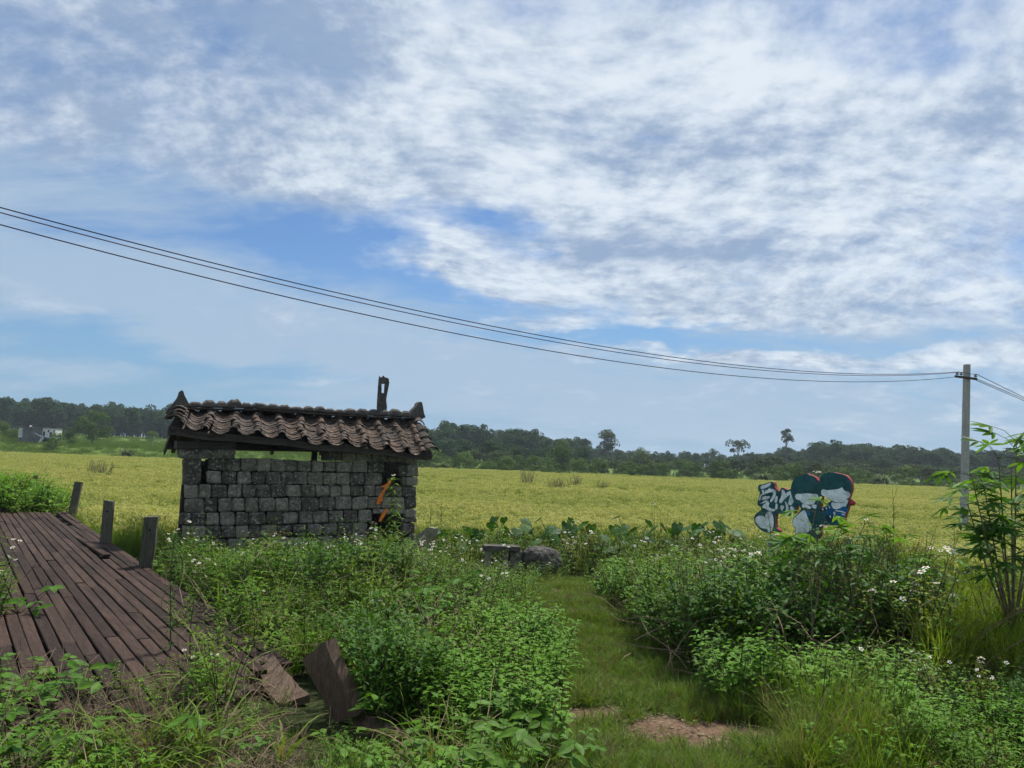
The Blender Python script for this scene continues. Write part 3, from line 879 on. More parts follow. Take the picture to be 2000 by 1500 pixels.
# side and back walls: the same blocks, seen only from round the side
HD = 1.35
m = MB(); r_ = random.Random(4)
htop = wpt(*z1(700, 592))[1] - .03
for side in (0, 1):
    z = 0
    while z < (htop - .1 if side == 0 else htop + .1):
        y = .22
        while y < HD - .05:
            w_ = r_.uniform(.2, .28); u0_ = .0 if side == 0 else WLEN - .22
            m.box(u0_ + .01 + (.14 * y if side == 0 else -.06), u0_ + .2 + (.14 * y if side == 0 else -.06), y, min(y + w_, HD) - .012, z, z + .205, 0, .008); y += w_
        z += .215
z = 0
while z < htop - .15:
    x = .28
    while x < WLEN:
        w_ = r_.uniform(.2, .3); m.box(x, min(x + w_, WLEN) - .012, HD, HD + .2, z, z + .205, 0, .008); x += w_
    z += .215
sw = m.build("side_wall", M_stone, hut); sw["kind"] = "stuff"
m = MB(); m.box(.34, WLEN - .10, HD + .04, HD + .15, 0, htop - .25); m.build("wall_core", M_mortar, hut)
# the post seen through the gap, at the back
pa = wpt(*z1(1028, 600), HD + .1); pb = wpt(*z1(1055, 500), HD + .1)
m = MB(); m.box(pa[0], pa[0] + .09, HD + .05, HD + .14, 0, pb[1] + .1); m.build("post", M_wood, hut)

# roof: ridge and eave lines in hut coordinates
RY, EY, BY = .66, -.34, 1.70
def W3(px, py, y): a = wpt(px, py, y); return Vector((a[0], y, a[1]))
RLp, RRp = W3(346, 800, RY), W3(818, 819, RY)
ELp, ERp = W3(330, 829, EY), W3(846, 883, EY)
BLp, BRp = W3(322, 868, BY), W3(800, 878, BY)


def rf(s, t, lift=0.0):
    """front slope: s along 0..1, t from ridge 0 to eave 1; sags between and dips along"""
    top = RLp.lerp(RRp, s); bot = ELp.lerp(ERp, s)
    p_ = top.lerp(bot, t)
    sag = -.035 * math.sin(PI * t) - .015 * math.sin(PI * s) * (1 - t)
    wav = .012 * math.sin(s * 17 + t * 2) + .010 * math.sin(s * 31 + 1)
    return p_ + Vector((0, 0, sag + wav * t + lift))


def rb(s, t, lift=0.0):
    top = RLp.lerp(RRp, s); bot = BLp.lerp(BRp, s)
    return top.lerp(bot, t) + Vector((0, 0, lift - .02 * math.sin(PI * t)))


m = MB(); NS = 24; NTt = 6
for fn in (rf, rb):
    vs = [fn(i / NS, j / NTt, -.055) for j in range(NTt + 1) for i in range(NS + 1)] + [fn(i / NS, j / NTt, -.085) for j in range(NTt + 1) for i in range(NS + 1)]
    K = (NS + 1) * (NTt + 1); fs = []
    for j in range(NTt):
        for i in range(NS):
            a = j * (NS + 1) + i; fs += [(a, a + 1, a + NS + 2, a + NS + 1), (K + a, K + a + NS + 1, K + a + NS + 2, K + a + 1)]
    for i in range(NS): a = NTt * (NS + 1) + i; fs.append((a, a + 1, K + a + 1, K + a))
    for j in range(NTt):
        a = j * (NS + 1); fs += [(a, a + NS + 1, K + a + NS + 1, K + a), (a + NS, K + a + NS, K + a + 2 * NS + 1, a + 2 * NS + 1)]
    m.add(vs, fs)
roof = m.build("roof", M_wood, hut)


def arc_tile(rad, arc, L, th, taper, seed, concave=False):
    r = random.Random(seed); V = []; F = []; n = 6
    for e in (0, 1):
        for k in range(n + 1):
            a = -arc / 2 + arc * k / n; rr = rad * (1 - taper * e) * (1 + r.uniform(-.03, .03))
            for q_ in (rr, rr - th):
                x = math.sin(a) * q_; z = math.cos(a) * q_ - rad * math.cos(arc / 2)
                if concave: z = -z
                V.append((x, (e - .5) * L + r.uniform(-.006, .006), z))
    S = 2 * (n + 1)
    for k in range(n):
        o0, i0, o1, i1 = 2 * k, 2 * k + 1, 2 * k + 2, 2 * k + 3
        F += [(o0, o1, S + o1, S + o0), (i0, S + i0, S + i1, i1), (o0, i0, i1, o1), (S + o0, S + o1, S + i1, S + i0)]
    F += [(0, S, S + 1, 1), (2 * n, 2 * n + 1, S + 2 * n + 1, S + 2 * n)]
    if concave: F = [tuple(reversed(f)) for f in F]
    return V, F


cov = [mesh_from("cover_tile", *arc_tile(.064, 2.7, .235, .014, .14, k), [M_tile], smooth=False) for k in range(3)]
cov += [mesh_from("cover_tile", *arc_tile(.066, 2.7, .235, .014, .14, k), [M_tilegrey]) for k in range(2)]
pan = [mesh_from("pan_tile", *arc_tile(.18, 1.6, .20, .013, 0, 10 + k, True), [M_tile]) for k in range(3)]
pan += [mesh_from("pan_tile", *arc_tile(.18, 1.6, .20, .013, 0, 14 + k, True), [M_tilegrey]) for k in range(2)]


def place(me, name, p_, ax, down, nrm, lift, roll=0.0, tilt=0.0, parent=None):
    """tile length runs up the slope (local +y = up slope), n = outward"""
    y = (-down).normalized(); z = (nrm - y * nrm.dot(y)).normalized(); x = y.cross(z)
    M = Matrix((x, y, z)).transposed() @ Matrix.Rotation(tilt, 3, "X") @ Matrix.Rotation(roll, 3, "Z")
    o = link(name, me, parent or roof)
    M4 = M.to_4x4(); M4.translation = p_ + z * lift
    o.matrix_local = M4
    return o


CX = [.035, .125, .215, .30, .385, .467, .548, .632, .715, .800, .880, .955]
r_ = random.Random(9)
def frame(s, t, fn=rf):
    p_ = fn(s, t); dn = (fn(s, min(t + .04, 1.04)) - fn(s, t - .04)); ax = fn(min(s + .02, 1), t) - fn(max(s - .02, 0), t)
    nm = ax.cross(-dn) if fn is rf else ax.cross(dn) * -1
    nm = nm if nm.z > 0 else -nm
    return p_, ax.normalized(), dn.normalized(), nm.normalized()
# pans
edges = [-.03] + CX + [1.03]
for k in range(len(CX) - 1):
    sc_ = (CX[k] + CX[k + 1]) / 2
    for j in range(11):
        t = .04 + j * .0965 + r_.uniform(-.008, .008)
        if t > 1.0: t = 1.0
        p_, ax, dn, nm = frame(sc_, t)
        grey = r_.random() < (.55 if sc_ < .3 else .25)
        pos = p_ + nm * (.012 + .0)
        place(pan[r_.randrange(3, 5) if grey else r_.randrange(3)], "pan_tile", pos, ax, dn, nm, r_.uniform(-.002, .008), r_.uniform(-.05, .05), -.09 + r_.uniform(-.03, .03)).scale = (1.02 if k else .9, 1, 1)
# covers
for k, s in enumerate(CX):
    n_ = 7; drift = r_.uniform(-.006, .006)
    for j in range(n_):
        t = .075 + j * .146 + r_.uniform(-.012, .012)
        p_, ax, dn, nm = frame(s + drift * math.sin(j * 1.3) + r_.uniform(-.004, .004), min(t, .985))
        grey = r_.random() < (.65 if s < .5 else .22)
        place(cov[r_.randrange(3, 5) if grey else r_.randrange(3)], "cover_tile", p_, ax, dn, nm, .020 + r_.uniform(-.004, .012), r_.uniform(-.09, .09), -.07 + r_.uniform(-.03, .04))
# end hips: bigger rounded ridge pieces running down both verges
hip = [mesh_from("verge_tile", *arc_tile(.13, 2.5, .30, .018, .2, 30 + k), [M_tilegrey]) for k in range(3)]
for s, lean in ((.012, -.05), (.985, .12)):
    for j in range(5):
        t = .08 + j * .225
        p_, ax, dn, nm = frame(s, min(t, .97))
        place(hip[j % 3], "verge_tile", p_, ax, dn, nm, .035 + .02 * (j == 4), r_.uniform(-.15, .15) + lean * .4, -.10)
# back slope tiles: joined, seen only from behind
m = MB()
for k in range(13):
    for j in range(7):
        p_, ax, dn, nm = frame(.03 + .94 * k / 12, .07 + j * .145, rb)
        V, F = arc_tile(.13, 2.6, .235, .014, .1, k * 7 + j)
        y = (-dn).normalized(); z = nm; x = y.cross(z); M = Matrix((x, y, z)).transposed()
        m.add([M @ Vector(v) + p_ + z * .02 for v in V], F)
m.build("back_slope", M_tilegrey, roof)["kind"] = "stuff"
# fascia boards along the eave, gable boards at the left
m = MB(); K = 16
for i in range(K):
    s0, s1 = i / K - .0 * i, (i + 1) / K
    a, b = rf(s0, 1.0), rf(s1, 1.0)
    y_ = a.y + .03
    h0 = .115 - .02 * s0; h1 = .115 - .02 * s1
    m.hexa([(a.x, y_, a.z - .05 - h0), (b.x, y_, b.z - .05 - h1), (b.x, y_ + .03, b.z - .05 - h1), (a.x, y_ + .03, a.z - .05 - h0), (a.x, y_, a.z - .045), (b.x, y_, b.z - .045), (b.x, y_ + .03, b.z - .045), (a.x, y_ + .03, a.z - .045)])
m.build("fascia_board", M_wood, hut)
m = MB()
g = .06
for fa, fb in ((ELp, RLp), (RLp, BLp)):
    a, b = fa + Vector((0, 0, -.09)), fb + Vector((0, 0, -.09))
    m.hexa([(a.x - .01, a.y, a.z - .09), (a.x + .02, a.y, a.z - .09), (b.x + .02, b.y, b.z - .09), (b.x - .01, b.y, b.z - .09), (a.x - .01, a.y, a.z), (a.x + .02, a.y, a.z), (b.x + .02, b.y, b.z), (b.x - .01, b.y, b.z)])
m.build("gable_board", M_wood, hut)
m = MB()
for y_, zo in ((-.15, -.02), (HD + .08, .0)):
    a = rf(.01, .8) if y_ < 0 else rb(.0, .75); b = rf(.99, .8) if y_ < 0 else rb(.98, .75)
    m.hexa([(a.x, y_, a.z - .2), (b.x, y_, b.z - .19), (b.x, y_ + .1, b.z - .19), (a.x, y_ + .1, a.z - .2), (a.x, y_, a.z - .1), (b.x, y_, b.z - .10), (b.x, y_ + .1, b.z - .10), (a.x, y_ + .1, a.z - .1)])
m.build("purlin", M_wood, hut)
for s in (.03, .2, .4, .6, .8, .97):
    m = MB()
    for fn in (rf, rb):
        a, b = fn(s, 0, -.09), fn(s, .98, -.09)
        m.hexa([(b.x - .03, b.y, b.z - .07), (b.x + .03, b.y, b.z - .07), (a.x + .03, a.y, a.z - .07), (a.x - .03, a.y, a.z - .07), (b.x - .03, b.y, b.z), (b.x + .03, b.y, b.z), (a.x + .03, a.y, a.z), (a.x - .03, a.y, a.z)])
    m.build("rafter", M_wood, hut)
pa = wpt(*z1(275, 478), .5); m = MB(); m.box(pa[0], pa[0] + .06, .5, .56, pa[1], pa[1] + .4); m.build("strut", M_tile, hut)
# ridge: flat slabs with rounded cap stones on them
NR = 17; r_ = random.Random(21)
capx = [225, 318, 405, 478, 568, 635, 740, 815, 885, 975, 1045, 1115, 1175, 1240, 1322, 1395, 1465, 1530, 1610, 1675]
captop = [207, 196, 202, 190, 212, 215, 222, 226, 240, 236, 238, 252, 258, 252, 252, 256, 260, 256, 268]
ridgeline = ([225, 700, 1000, 1300, 1680], [236, 246, 268, 288, 303])
for i in range(len(capx) - 1):
    xa, xb, ty = capx[i], capx[i + 1], captop[i]
    pl = W3(*z1(xa + 2, np.interp(xa, *ridgeline)), RY); pr = W3(*z1(xb - 2, np.interp(xb, *ridgeline)), RY)
    tp = W3(*z1((xa + xb) / 2, ty), RY); h = tp.z - (pl.z + pr.z) / 2
    V = []; F = []; n = 6; K = 5
    for a in range(K):
        u = a / (K - 1); c_ = pl.lerp(pr, u); e = (.62 if a in (0, K - 1) else 1.0) if h > .05 else .9
        rr = h * e * r_.uniform(.92, 1.05)
        for b in range(n + 1):
            an = PI * b / n
            V.append((c_.x, c_.y - math.cos(an) * .10 * (.8 + .2 * e), c_.z - .02 + (math.sin(an) ** .7) * rr + .0))
        V.append((c_.x, c_.y + .09, c_.z - .03))
    S = n + 2
    for a in range(K - 1):
        for b in range(S): F.append((a * S + b, a * S + (b + 1) % S, (a + 1) * S + (b + 1) % S, (a + 1) * S + b))
    F += [tuple(range(S - 1, -1, -1)), tuple((K - 1) * S + b for b in range(S))]
    link("ridge_stone", mesh_from("ridge_stone", V, F, [M_ridge]), roof)
i = 0
for lay, (dz0, oy) in enumerate(((-.035, .15), (-.075, .19))):
    s = -.005
    while s < .995:
        L = r_.uniform(.06, .11); e = min(s + L, 1.0)
        a, b = W3(*z1(225 + 1455 * s, np.interp(225 + 1455 * s, *ridgeline)), RY), W3(*z1(225 + 1455 * e, np.interp(225 + 1455 * e, *ridgeline)), RY)
        k = r_.uniform(-.006, .006); o_ = oy + r_.uniform(-.03, .025)
        m = MB(); m.hexa([(a.x, RY - o_, a.z + dz0 + k), (b.x - .006, RY - o_, b.z + dz0 + r_.uniform(-.008, .008)), (b.x - .006, RY + .15, b.z + dz0), (a.x, RY + .15, a.z + dz0),
                          (a.x, RY - o_, a.z + dz0 + .024), (b.x - .006, RY - o_, b.z + dz0 + .024), (b.x - .006, RY + .15, b.z + dz0 + .026), (a.x, RY + .15, a.z + dz0 + .026)])
        m.build("ridge_slab", M_tilegrey, roof); s = e


def traced(name, outline, holes, conv, y0, dep, m_, parent, jit=0.0):
    """outline traced in the photo, set on its own plane and given real thickness (curve filled, then meshed)"""
    cu = bpy.data.curves.new(name, "CURVE"); cu.dimensions = "2D"; cu.fill_mode = "BOTH"; cu.extrude = dep / 2
    for ol in [outline] + holes:
        s_ = cu.splines.new("POLY"); s_.points.add(len(ol) - 1); s_.use_cyclic_u = True
        for k, (a, b) in enumerate(ol):
            u, z = conv(a + random.uniform(-jit, jit), b + random.uniform(-jit, jit)); s_.points[k].co = (u, z, 0, 1)
    tmp = bpy.data.objects.new(name, cu)
    me = bpy.data.meshes.new_from_object(tmp); bpy.data.objects.remove(tmp)
    me.name = name
    me.transform(Matrix(((1, 0, 0, 0), (0, 0, -1, y0 + dep / 2), (0, 1, 0, 0), (0, 0, 0, 1))))
    me.materials.clear(); me.materials.append(m_)
    return link(name, me, parent)


def c1(y): return lambda a, b: wpt(*z1(a, b), y)
HL = [(78, 290), (92, 262), (120, 232), (148, 200), (160, 178), (168, 150), (180, 142), (190, 150), (197, 175), (210, 200), (222, 222), (230, 250), (180, 262), (120, 285), (95, 300)]
traced("ridge_horn", HL, [], c1(RY), RY - .09, .18, M_ridge, roof)
HR = [(1665, 285), (1685, 262), (1705, 245), (1712, 225), (1726, 216), (1738, 222), (1744, 250), (1750, 290), (1760, 318), (1735, 330), (1690, 320), (1664, 300)]
traced("ridge_horn", HR, [], c1(RY), RY - .08, .16, M_ridge, roof)
CH = [(1462, 292), (1455, 255), (1459, 215), (1462, 160), (1464, 105), (1466, 70), (1474, 48), (1480, 60), (1496, 44), (1504, 56), (1524, 62), (1532, 90), (1527, 120), (1522, 155), (1516, 170), (1512, 205), (1516, 250), (1512, 292)]
traced("stone_finial", CH, [[(1484, 100), (1506, 100), (1504, 160), (1482, 158)]], c1(RY), RY - .02, .055, M_ridge, roof, 2.0)["label"] = "broken stone upright with a slit, standing on the ridge"
# orange strokes painted on the wall
def z3(a, b): return 660 + a / 6.52, 880 + b / 6.52
cw = lambda a, b: wpt(*z3(a, b), -.045)
traced("paint_mark", [(488, 672), (500, 625), (530, 565), (575, 500), (600, 472), (556, 462), (558, 448), (605, 432), (645, 390), (668, 372), (682, 384), (672, 420), (648, 455), (610, 500), (578, 555), (565, 600), (570, 640), (545, 650), (540, 680), (505, 684)], [], cw, -.049, .006, M_orange, wall)
traced("paint_mark", [(520, 895), (535, 850), (570, 790), (600, 742), (628, 736), (626, 770), (598, 830), (565, 875), (548, 905), (528, 905)], [], cw, -.049, .006, M_orange, wall)
# fallen tiles in the lower breach
r_ = random.Random(3)
for i in range(16):
    u, z = wpt(*z1(r_.uniform(1400, 1640), r_.uniform(1068, 1165)), .0)
    o = link("fallen_tile", random.Random(i).choice(pan), hut, (u, r_.uniform(-.12, .2), z), (r_.uniform(-.4, .4), r_.uniform(-.3, .3), r_.uniform(1.2, 1.9)))

# weathered slab leaning by the hut's right corner
m = MB()
P = at(848, 1110, 13.0); slab = [(690, 1040), (735, 1082), (760, 1150), (770, 1205)]
sl_ = [(815, 1045), (835, 1030), (849, 1032), (846, 1045), (838, 1060), (834, 1080), (832, 1110), (815, 1112), (806, 1085), (798, 1062)]
fr = [at(a, b, 13.0) for a, b in sl_]; o0 = fr[7]
V = [f - o0 for f in fr] + [f - o0 + np.array([.05, .2, -.01]) for f in fr]; n_ = len(fr)
F = [tuple(range(n_ - 1, -1, -1)), tuple(n_ + k for k in range(n_))] + [(k, (k + 1) % n_, n_ + (k + 1) % n_, n_ + k) for k in range(n_)]
m.add(V, F)
tag(m.build("leaning_slab", M_stone, None, loc=o0), "grey lichened stone slab leaning beside the hut's right corner", "stone slab")

# stone bench and the boulder beside it
P = at(982, 1100, 12.7)
bench = empty("stone_bench", (P[0], P[1], G(P[0], P[1])), math.radians(4))
tag(bench, "low flat stone slab bench on stone legs in the weeds, by the boulder", "bench")
hb_ = at(985, 1066, (P - C_) @ F_)[2] - G(P[0], P[1])
m = MB(); m.box(-.33, .27, -.16, .16, hb_ - .07, hb_, 0, .008); m.build("seat", M_ridge, bench)
for a, b in ((-.02, .07), (.10, .30), (-.3, -.2)):
    m = MB(); m.box(a, b, -.12, .12, -.05, hb_ - .078, 0, .008); m.build("leg", M_stone, bench)
P = at(1056, 1095, 12.8); P[2] = 0
me = bpy.data.meshes.new("boulder"); import bmesh
bm = bmesh.new(); bmesh.ops.create_icosphere(bm, subdivisions=4, radius=1)
for v in bm.verts:
    k = 1 + .22 * mnoise(v.co * 1.4 + Vector((3, 1, 2))) + .10 * mnoise(v.co * 4) + .04 * mnoise(v.co * 9)
    v.co = Vector((v.co.x * .31 * k, v.co.y * .26 * k, max(v.co.z, -1.2) * .27 * k))
bm.to_mesh(me); bm.free(); me.materials.append(M_ridge)
o = link("boulder", me, None, (P[0], P[1], at(1056, 1095, 12.8)[2])); tag(o, "dark rough boulder at the right end of the stone bench", "boulder")

# ------------------------------------------------------------------ boardwalk
M_deck = surface("deck_plank", (.027, .016, .0115), (.060, .036, .026), 4, .9, (.085, .062, .048), .7, .64, .78, stretch=(1, .14, 1), rnd=.6, fine=26)
DE = .15                                                   # deck top
dA = np.array([-9.32, 16.48]); dB = np.array([-1.75, 5.98])
dd = (dB - dA); DLEN = np.linalg.norm(dd); dd = dd / DLEN; dn_ = np.array([dd[1], -dd[0]])   # dn_: towards the left edge
if dn_[0] > 0: dn_ = -dn_
deck = empty("boardwalk", (dA[0], dA[1], DE), 0)
tag(deck, "weathered dark red-brown plank boardwalk running off to the left, weeds over its near end", "boardwalk")
M2 = Matrix(((-dn_[0], dd[0], 0), (-dn_[1], dd[1], 0), (0, 0, 1)))   # x across (from left to right edge), y along toward the camera
r_ = random.Random(12)
NP = 17; PW = .100
variants = []
def plank_mesh(L, k):
    r = random.Random(k); V = []; F = []
    n = 4
    for i in range(n + 1):
        y = L * i / n; w = PW / 2 - .005 - r.uniform(0, .004); dzz = r.uniform(-.003, .003)
        V += [(-w, y, -.03), (w, y, -.03), (w, y, -.004 + dzz), (w - .006, y, dzz), (-w + .006, y, dzz), (-w, y, -.004 + dzz)]
    for i in range(n):
        for a in range(6): F.append((i * 6 + a, i * 6 + (a + 1) % 6, (i + 1) * 6 + (a + 1) % 6, (i + 1) * 6 + a))
    F += [tuple(range(5, -1, -1)), tuple(n * 6 + a for a in range(6))]
    F = [tuple(reversed(f)) for f in F]
    return mesh_from("plank", V, F, [M_deck])
for c in range(NP):
    xc = -(c + .5) * PW                                   # from the right edge leftwards
    y = -r_.uniform(0, 1.6) if c else 0.0
    end = DLEN + .5 + (.6 if c > 3 else 0) + r_.uniform(-.15, .15)
    if c > 2: y = max(y, -1.2)
    first = True
    while y < end - .2:
        L = min(r_.choice([1.9, 2.3, 2.6, 3.0]) + r_.uniform(-.1, .1), end - y)
        ya = max(y, -.0 if c < 8 else -1.5)
        Lc = y + L - ya
        skip = c == 2 and y < 3.0 and ya < 3.2 and first
        if c == 2 and first: ya, Lc = 3.0, max(y + L - 3.0, .6)
        if Lc > .15:
            me_ = plank_mesh(Lc - .008, r_.randrange(9999))
            lift = r_.uniform(-.004, .006); pit = 0; yaw = r_.uniform(-.004, .004)
            if c == 3 and 5 < ya < 7: pit = .018; lift = .012
            o = link("plank", me_, deck)
            p_ = M2 @ Vector((xc, ya, lift))
            o.matrix_local = Matrix.Translation(p_) @ M2.to_4x4() @ Matrix.Rotation(yaw, 4, "Z") @ Matrix.Rotation(pit, 4, "X")
        y = ya + Lc; first = False
for k in range(14):
    m = MB(); m.box(-NP * PW + .03, -.03, -.04, .04, -.13, -.036); y = .25 + k * (DLEN / 13.4)
    o = m.build("joist", M_wood, deck); o.matrix_local = Matrix.Translation(M2 @ Vector((0, y, 0))) @ M2.to_4x4()
m = MB()
for x in (-.06, -NP * PW + .06):
    m.box(x - .04, x + .04, 0, DLEN + .3, -.27, -.134)
o = m.build("bearer", M_wood, deck); o.matrix_local = M2.to_4x4()
# posts along its right edge
M_post = surface("mossy_post", (.085, .082, .058), (.14, .132, .092), 6, .9, (.14, .15, .10), .6, .6, .75, stretch=(6, 6, 1), fine=25)
for (px, pyb, dep, wd, tpy, lean, lab) in ((132, 1001, 16.0, .14, 941, .10, "mossy square post at the far end of the boardwalk"), (206, 1062, 11.6, .135, 978, .0, "mossy square post with a bolt hole, the middle one along the boardwalk"),
                                     (284, 1100, 9.45, .155, 1009, .03, "thickest mossy post, nearest along the boardwalk"), (69, 936, 21.5, .12, 928, 0, "far little post poking out of the weeds beyond the boardwalk")):
    P = at(px, pyb, dep); T = at(px, tpy, dep); gz = G(P[0], P[1]) - .2
    h = T[2] - gz; r = random.Random(int(px)); hw = wd / 2
    m = MB(); K = 6; V = []
    for i in range(K + 1):
        z = h * i / K; ox = lean * z + r.uniform(-.004, .004)
        for sx, sy in ((-1, -1), (1, -1), (1, 1), (-1, 1)): V.append((ox + sx * hw + r.uniform(-.004, .004), sy * hw, z + (r.uniform(-.012, .012) if i == K else 0)))
    F = [(i * 4 + a, i * 4 + (a + 1) % 4, (i + 1) * 4 + (a + 1) % 4, (i + 1) * 4 + a) for i in range(K) for a in range(4)] + [(3, 2, 1, 0), tuple(K * 4 + a for a in range(4))]
    m.add(V, F)
    ps = empty("boardwalk_post", (P[0], P[1], gz), random.uniform(.25, .5)); tag(ps, lab, "post", "posts along the boardwalk")
    m.build("post", M_post, ps)
    if dep < 17: 
        m = MB(); z = h - .16; m.tube([(lean * z, -hw - .003, z), (lean * z, -hw + .01, z)], .016, 8); m.build("bolt_hole", M_dark, ps)

# broken planks in the foreground weeds
def board(label, corners, th, name="broken_plank"):
    """corners: four world points of the broad face, anticlockwise; th: thickness vector"""
    o0 = np.mean(corners, axis=0); th = np.asarray(th, float)
    n_ = np.cross(corners[1] - corners[0], corners[3] - corners[0]); n_ /= np.linalg.norm(n_)
    if n_ @ (C_ - o0) < 0: n_ = -n_
    back = -n_ * th
    K = 5; V = []
    r = random.Random(int(abs(o0[0]) * 1000))
    for i in range(K + 1):
        a = i / K; l = corners[0] * (1 - a) + corners[3] * a - o0; rr = corners[1] * (1 - a) + corners[2] * a - o0
        j = np.array([r.uniform(-.004, .004) for _ in range(3)])
        e_ = .016 if i in (0, K) else .003
        V += [q + j + np.array([r.uniform(-e_, e_) for _ in range(3)]) for q in (l, rr, rr + back, l + back)]
    F = [(i * 4 + a, i * 4 + (a + 1) % 4, (i + 1) * 4 + (a + 1) % 4, (i + 1) * 4 + a) for i in range(K) for a in range(4)] + [(3, 2, 1, 0), tuple(K * 4 + a for a in range(4))]
    return tag(link(name, mesh_from(name, V, F, [M_beam]), None, o0), label, "plank")
M_beam = surface("beam_wood", (.12, .080, .056), (.20, .140, .102), 5, .9, (.20, .16, .13), .6, .62, .76, stretch=(6, 1, 1), fine=22)
board("thick broken beam end sticking up steeply out of the foreground weeds", [at(655, 1410, 4.66), at(694, 1396, 4.52), at(634, 1254, 4.62), at(588, 1288, 4.78)], .075)
board("flat broken plank lying behind the upright beam end, sloping left", [at(545, 1378, 4.9), at(600, 1358, 4.95), at(530, 1278, 5.5), at(478, 1298, 5.45)], .05)
board("low mossy plank end in the weeds right of the upright beam end", [at(775, 1440, 4.3), at(797, 1428, 4.35), at(705, 1392, 4.65), at(690, 1408, 4.6)], .05)

# ------------------------------------------------------------------ utility pole and its cables
M_pole = surface("pole_concrete", (.34, .335, .32), (.44, .43, .41), 3, .9, (.17, .165, .155), .3, .6, .75, stretch=(3, 3, .5), fine=20)
M_iron = surface("rusty_iron", (.05, .035, .03), (.08, .055, .045), 10, .8)
M_ceram = surface("insulator_glaze", (.22, .19, .17), (.30, .27, .25), 4, .4, bump=.05)
M_cable = surface("cable_black", (.022, .018, .03), (.03, .025, .04), 4, .6, bump=0)
M_cable2 = surface("cable_red", (.10, .035, .045), (.12, .045, .055), 4, .6, bump=0)
T = at(1888.5, 712, 25); Bs = at(1881, 1078, 25); gz = G(Bs[0], Bs[1]) - .3
pole = empty("utility_pole", (Bs[0], Bs[1], gz)); tag(pole, "grey square concrete utility pole standing in the rice behind the cassava", "utility pole")
m = MB(); hh = T[2] - gz; lx, ly = T[0] - Bs[0], T[1] - Bs[1]
K = 8; V = []
for i in range(K + 1):
    a = i / K; w = .098 * (1 - a) + .076 * a
    V += [(lx * a + sx * w, ly * a + sy * w, hh * a) for sx, sy in ((-1, -1), (1, -1), (1, 1), (-1, 1))]
m.add(V, [(i * 4 + a, i * 4 + (a + 1) % 4, (i + 1) * 4 + (a + 1) % 4, (i + 1) * 4 + a) for i in range(K) for a in range(4)] + [(3, 2, 1, 0), tuple(K * 4 + a for a in range(4))])
m.build("post", M_pole, pole)
o0 = np.array([Bs[0], Bs[1], gz])
A_ = at(1866, 734.5, 24.8) - o0; B_ = at(1909, 740, 24.8) - o0
m = MB(); m.hexa([A_ + (0, 0, -.04), B_ + (0, 0, -.04), B_ + (0, .05, -.04), A_ + (0, .05, -.04), A_ + (0, 0, .03), B_ + (0, 0, .03), B_ + (0, .05, .03), A_ + (0, .05, .03)]); m.build("crossarm", M_iron, pole)
ins = []
for px, py in ((1869.5, 735), (1877.5, 735.5), (1905.5, 739.5)):
    b = at(px, py, 24.78) - o0; m = MB()
    m.tube([b + (0, 0, 0), b + (0, 0, .05)], .012, 6); m.tube([b + (0, 0, .05), b + (0, 0, .065), b + (0, 0, .09), b + (0, 0, .10), b + (0, 0, .13), b + (0, 0, .145), b + (0, 0, .16)], [.03, .055, .045, .030, .042, .045, .02], 9)
    m.build("insulator", M_ceram, pole); ins.append(b + o0 + np.array([0, 0, .15]))
ends = [(at(1869.5, 726.5, 24.8), (-12, 6, 5.52), 1.2, .0085), (at(1877, 727, 24.8), (-12.0, 6.15, 5.50), 1.26, .008), (at(1867, 736, 24.8), (-12.0, 6.0, 5.38), 1.32, .0085)]
labs = ["highest of the three cables sagging across the sky from the left to the pole", "thin reddish cable just below the highest one, crossing the sky to the pole", "lowest of the three cables sagging across the sky from the left to the pole"]
for (a, b, sag, rad), lab, mm in zip(ends, labs, (M_cable, M_cable2, M_cable)):
    a = Vector(a); b = Vector(b); m = MB(); K = 90
    m.tube([a.lerp(b, i / K) - Vector((0, 0, 4 * sag * (i / K) * (1 - i / K))) - a for i in range(K + 1)], rad, 5)
    tag(m.build("power_cable", mm, None, loc=a), lab, "cable")
for (px, py, ex, ey, lab) in ((1905.5, 730, 2010, 781, "upper cable running off to the right of the pole"), (1906, 739.5, 2010, 783.5, "middle cable running off to the right of the pole"), (1905, 742, 2010, 787, "lowest cable running off to the right of the pole")):
    a = Vector(at(px, py, 24.8)); b = Vector(at(ex, ey, 29.5)); e_ = a + (b - a) * 9; m = MB()
    m.tube([a.lerp(e_, i / 20) - a + Vector((0, 0, -.0)) for i in range(21)], .011, 5)
    tag(m.build("power_cable", M_cable, None, loc=a), lab, "cable")
m = MB(); a, b = ins[1], ins[2]
m.tube([ins[0] - o0, ins[1] - o0 + (0, -.02, -.01), (ins[1] + ins[2]) / 2 - o0 + np.array([0, -.16, -.05]), ins[2] - o0], .008, 4); m.build("jumper_wire", M_cable, pole)
# ------------------------------------------------------------------ painted cut-out sign
M_teal = surface("teal_paint", (.018, .085, .094), (.023, .100, .110), 2, .55, bump=.03, fine=8, rnd=.05)
M_teal2 = surface("teal_highlight_paint", (.03, .10, .13), (.04, .115, .145), 2, .55, bump=.03, fine=8, rnd=.05)
M_signwhite = surface("sign_white", (.70, .73, .76), (.78, .80, .82), 3, .6, (.55, .58, .59), .03, .62, .8, fine=9, rnd=.05)
M_red = surface("sign_red_side", (.26, .022, .024), (.36, .045, .042), 3, .6, (.55, .32, .30), .1, .60, .72, fine=9, rnd=.1)
M_blue = surface("sign_blue", (.006, .095, .24), (.010, .125, .30), 3, .55, bump=.03, fine=9, rnd=.1)
M_navy = surface("sign_navy", (.008, .03, .055), (.01, .04, .07), 3, .55, bump=.03, fine=9, rnd=.05)
M_galv = surface("galvanised_post", (.20, .22, .22), (.28, .30, .30), 3, .6, fine=12)
SO = at(1575, 960, 10.0); SA = math.radians(-38)
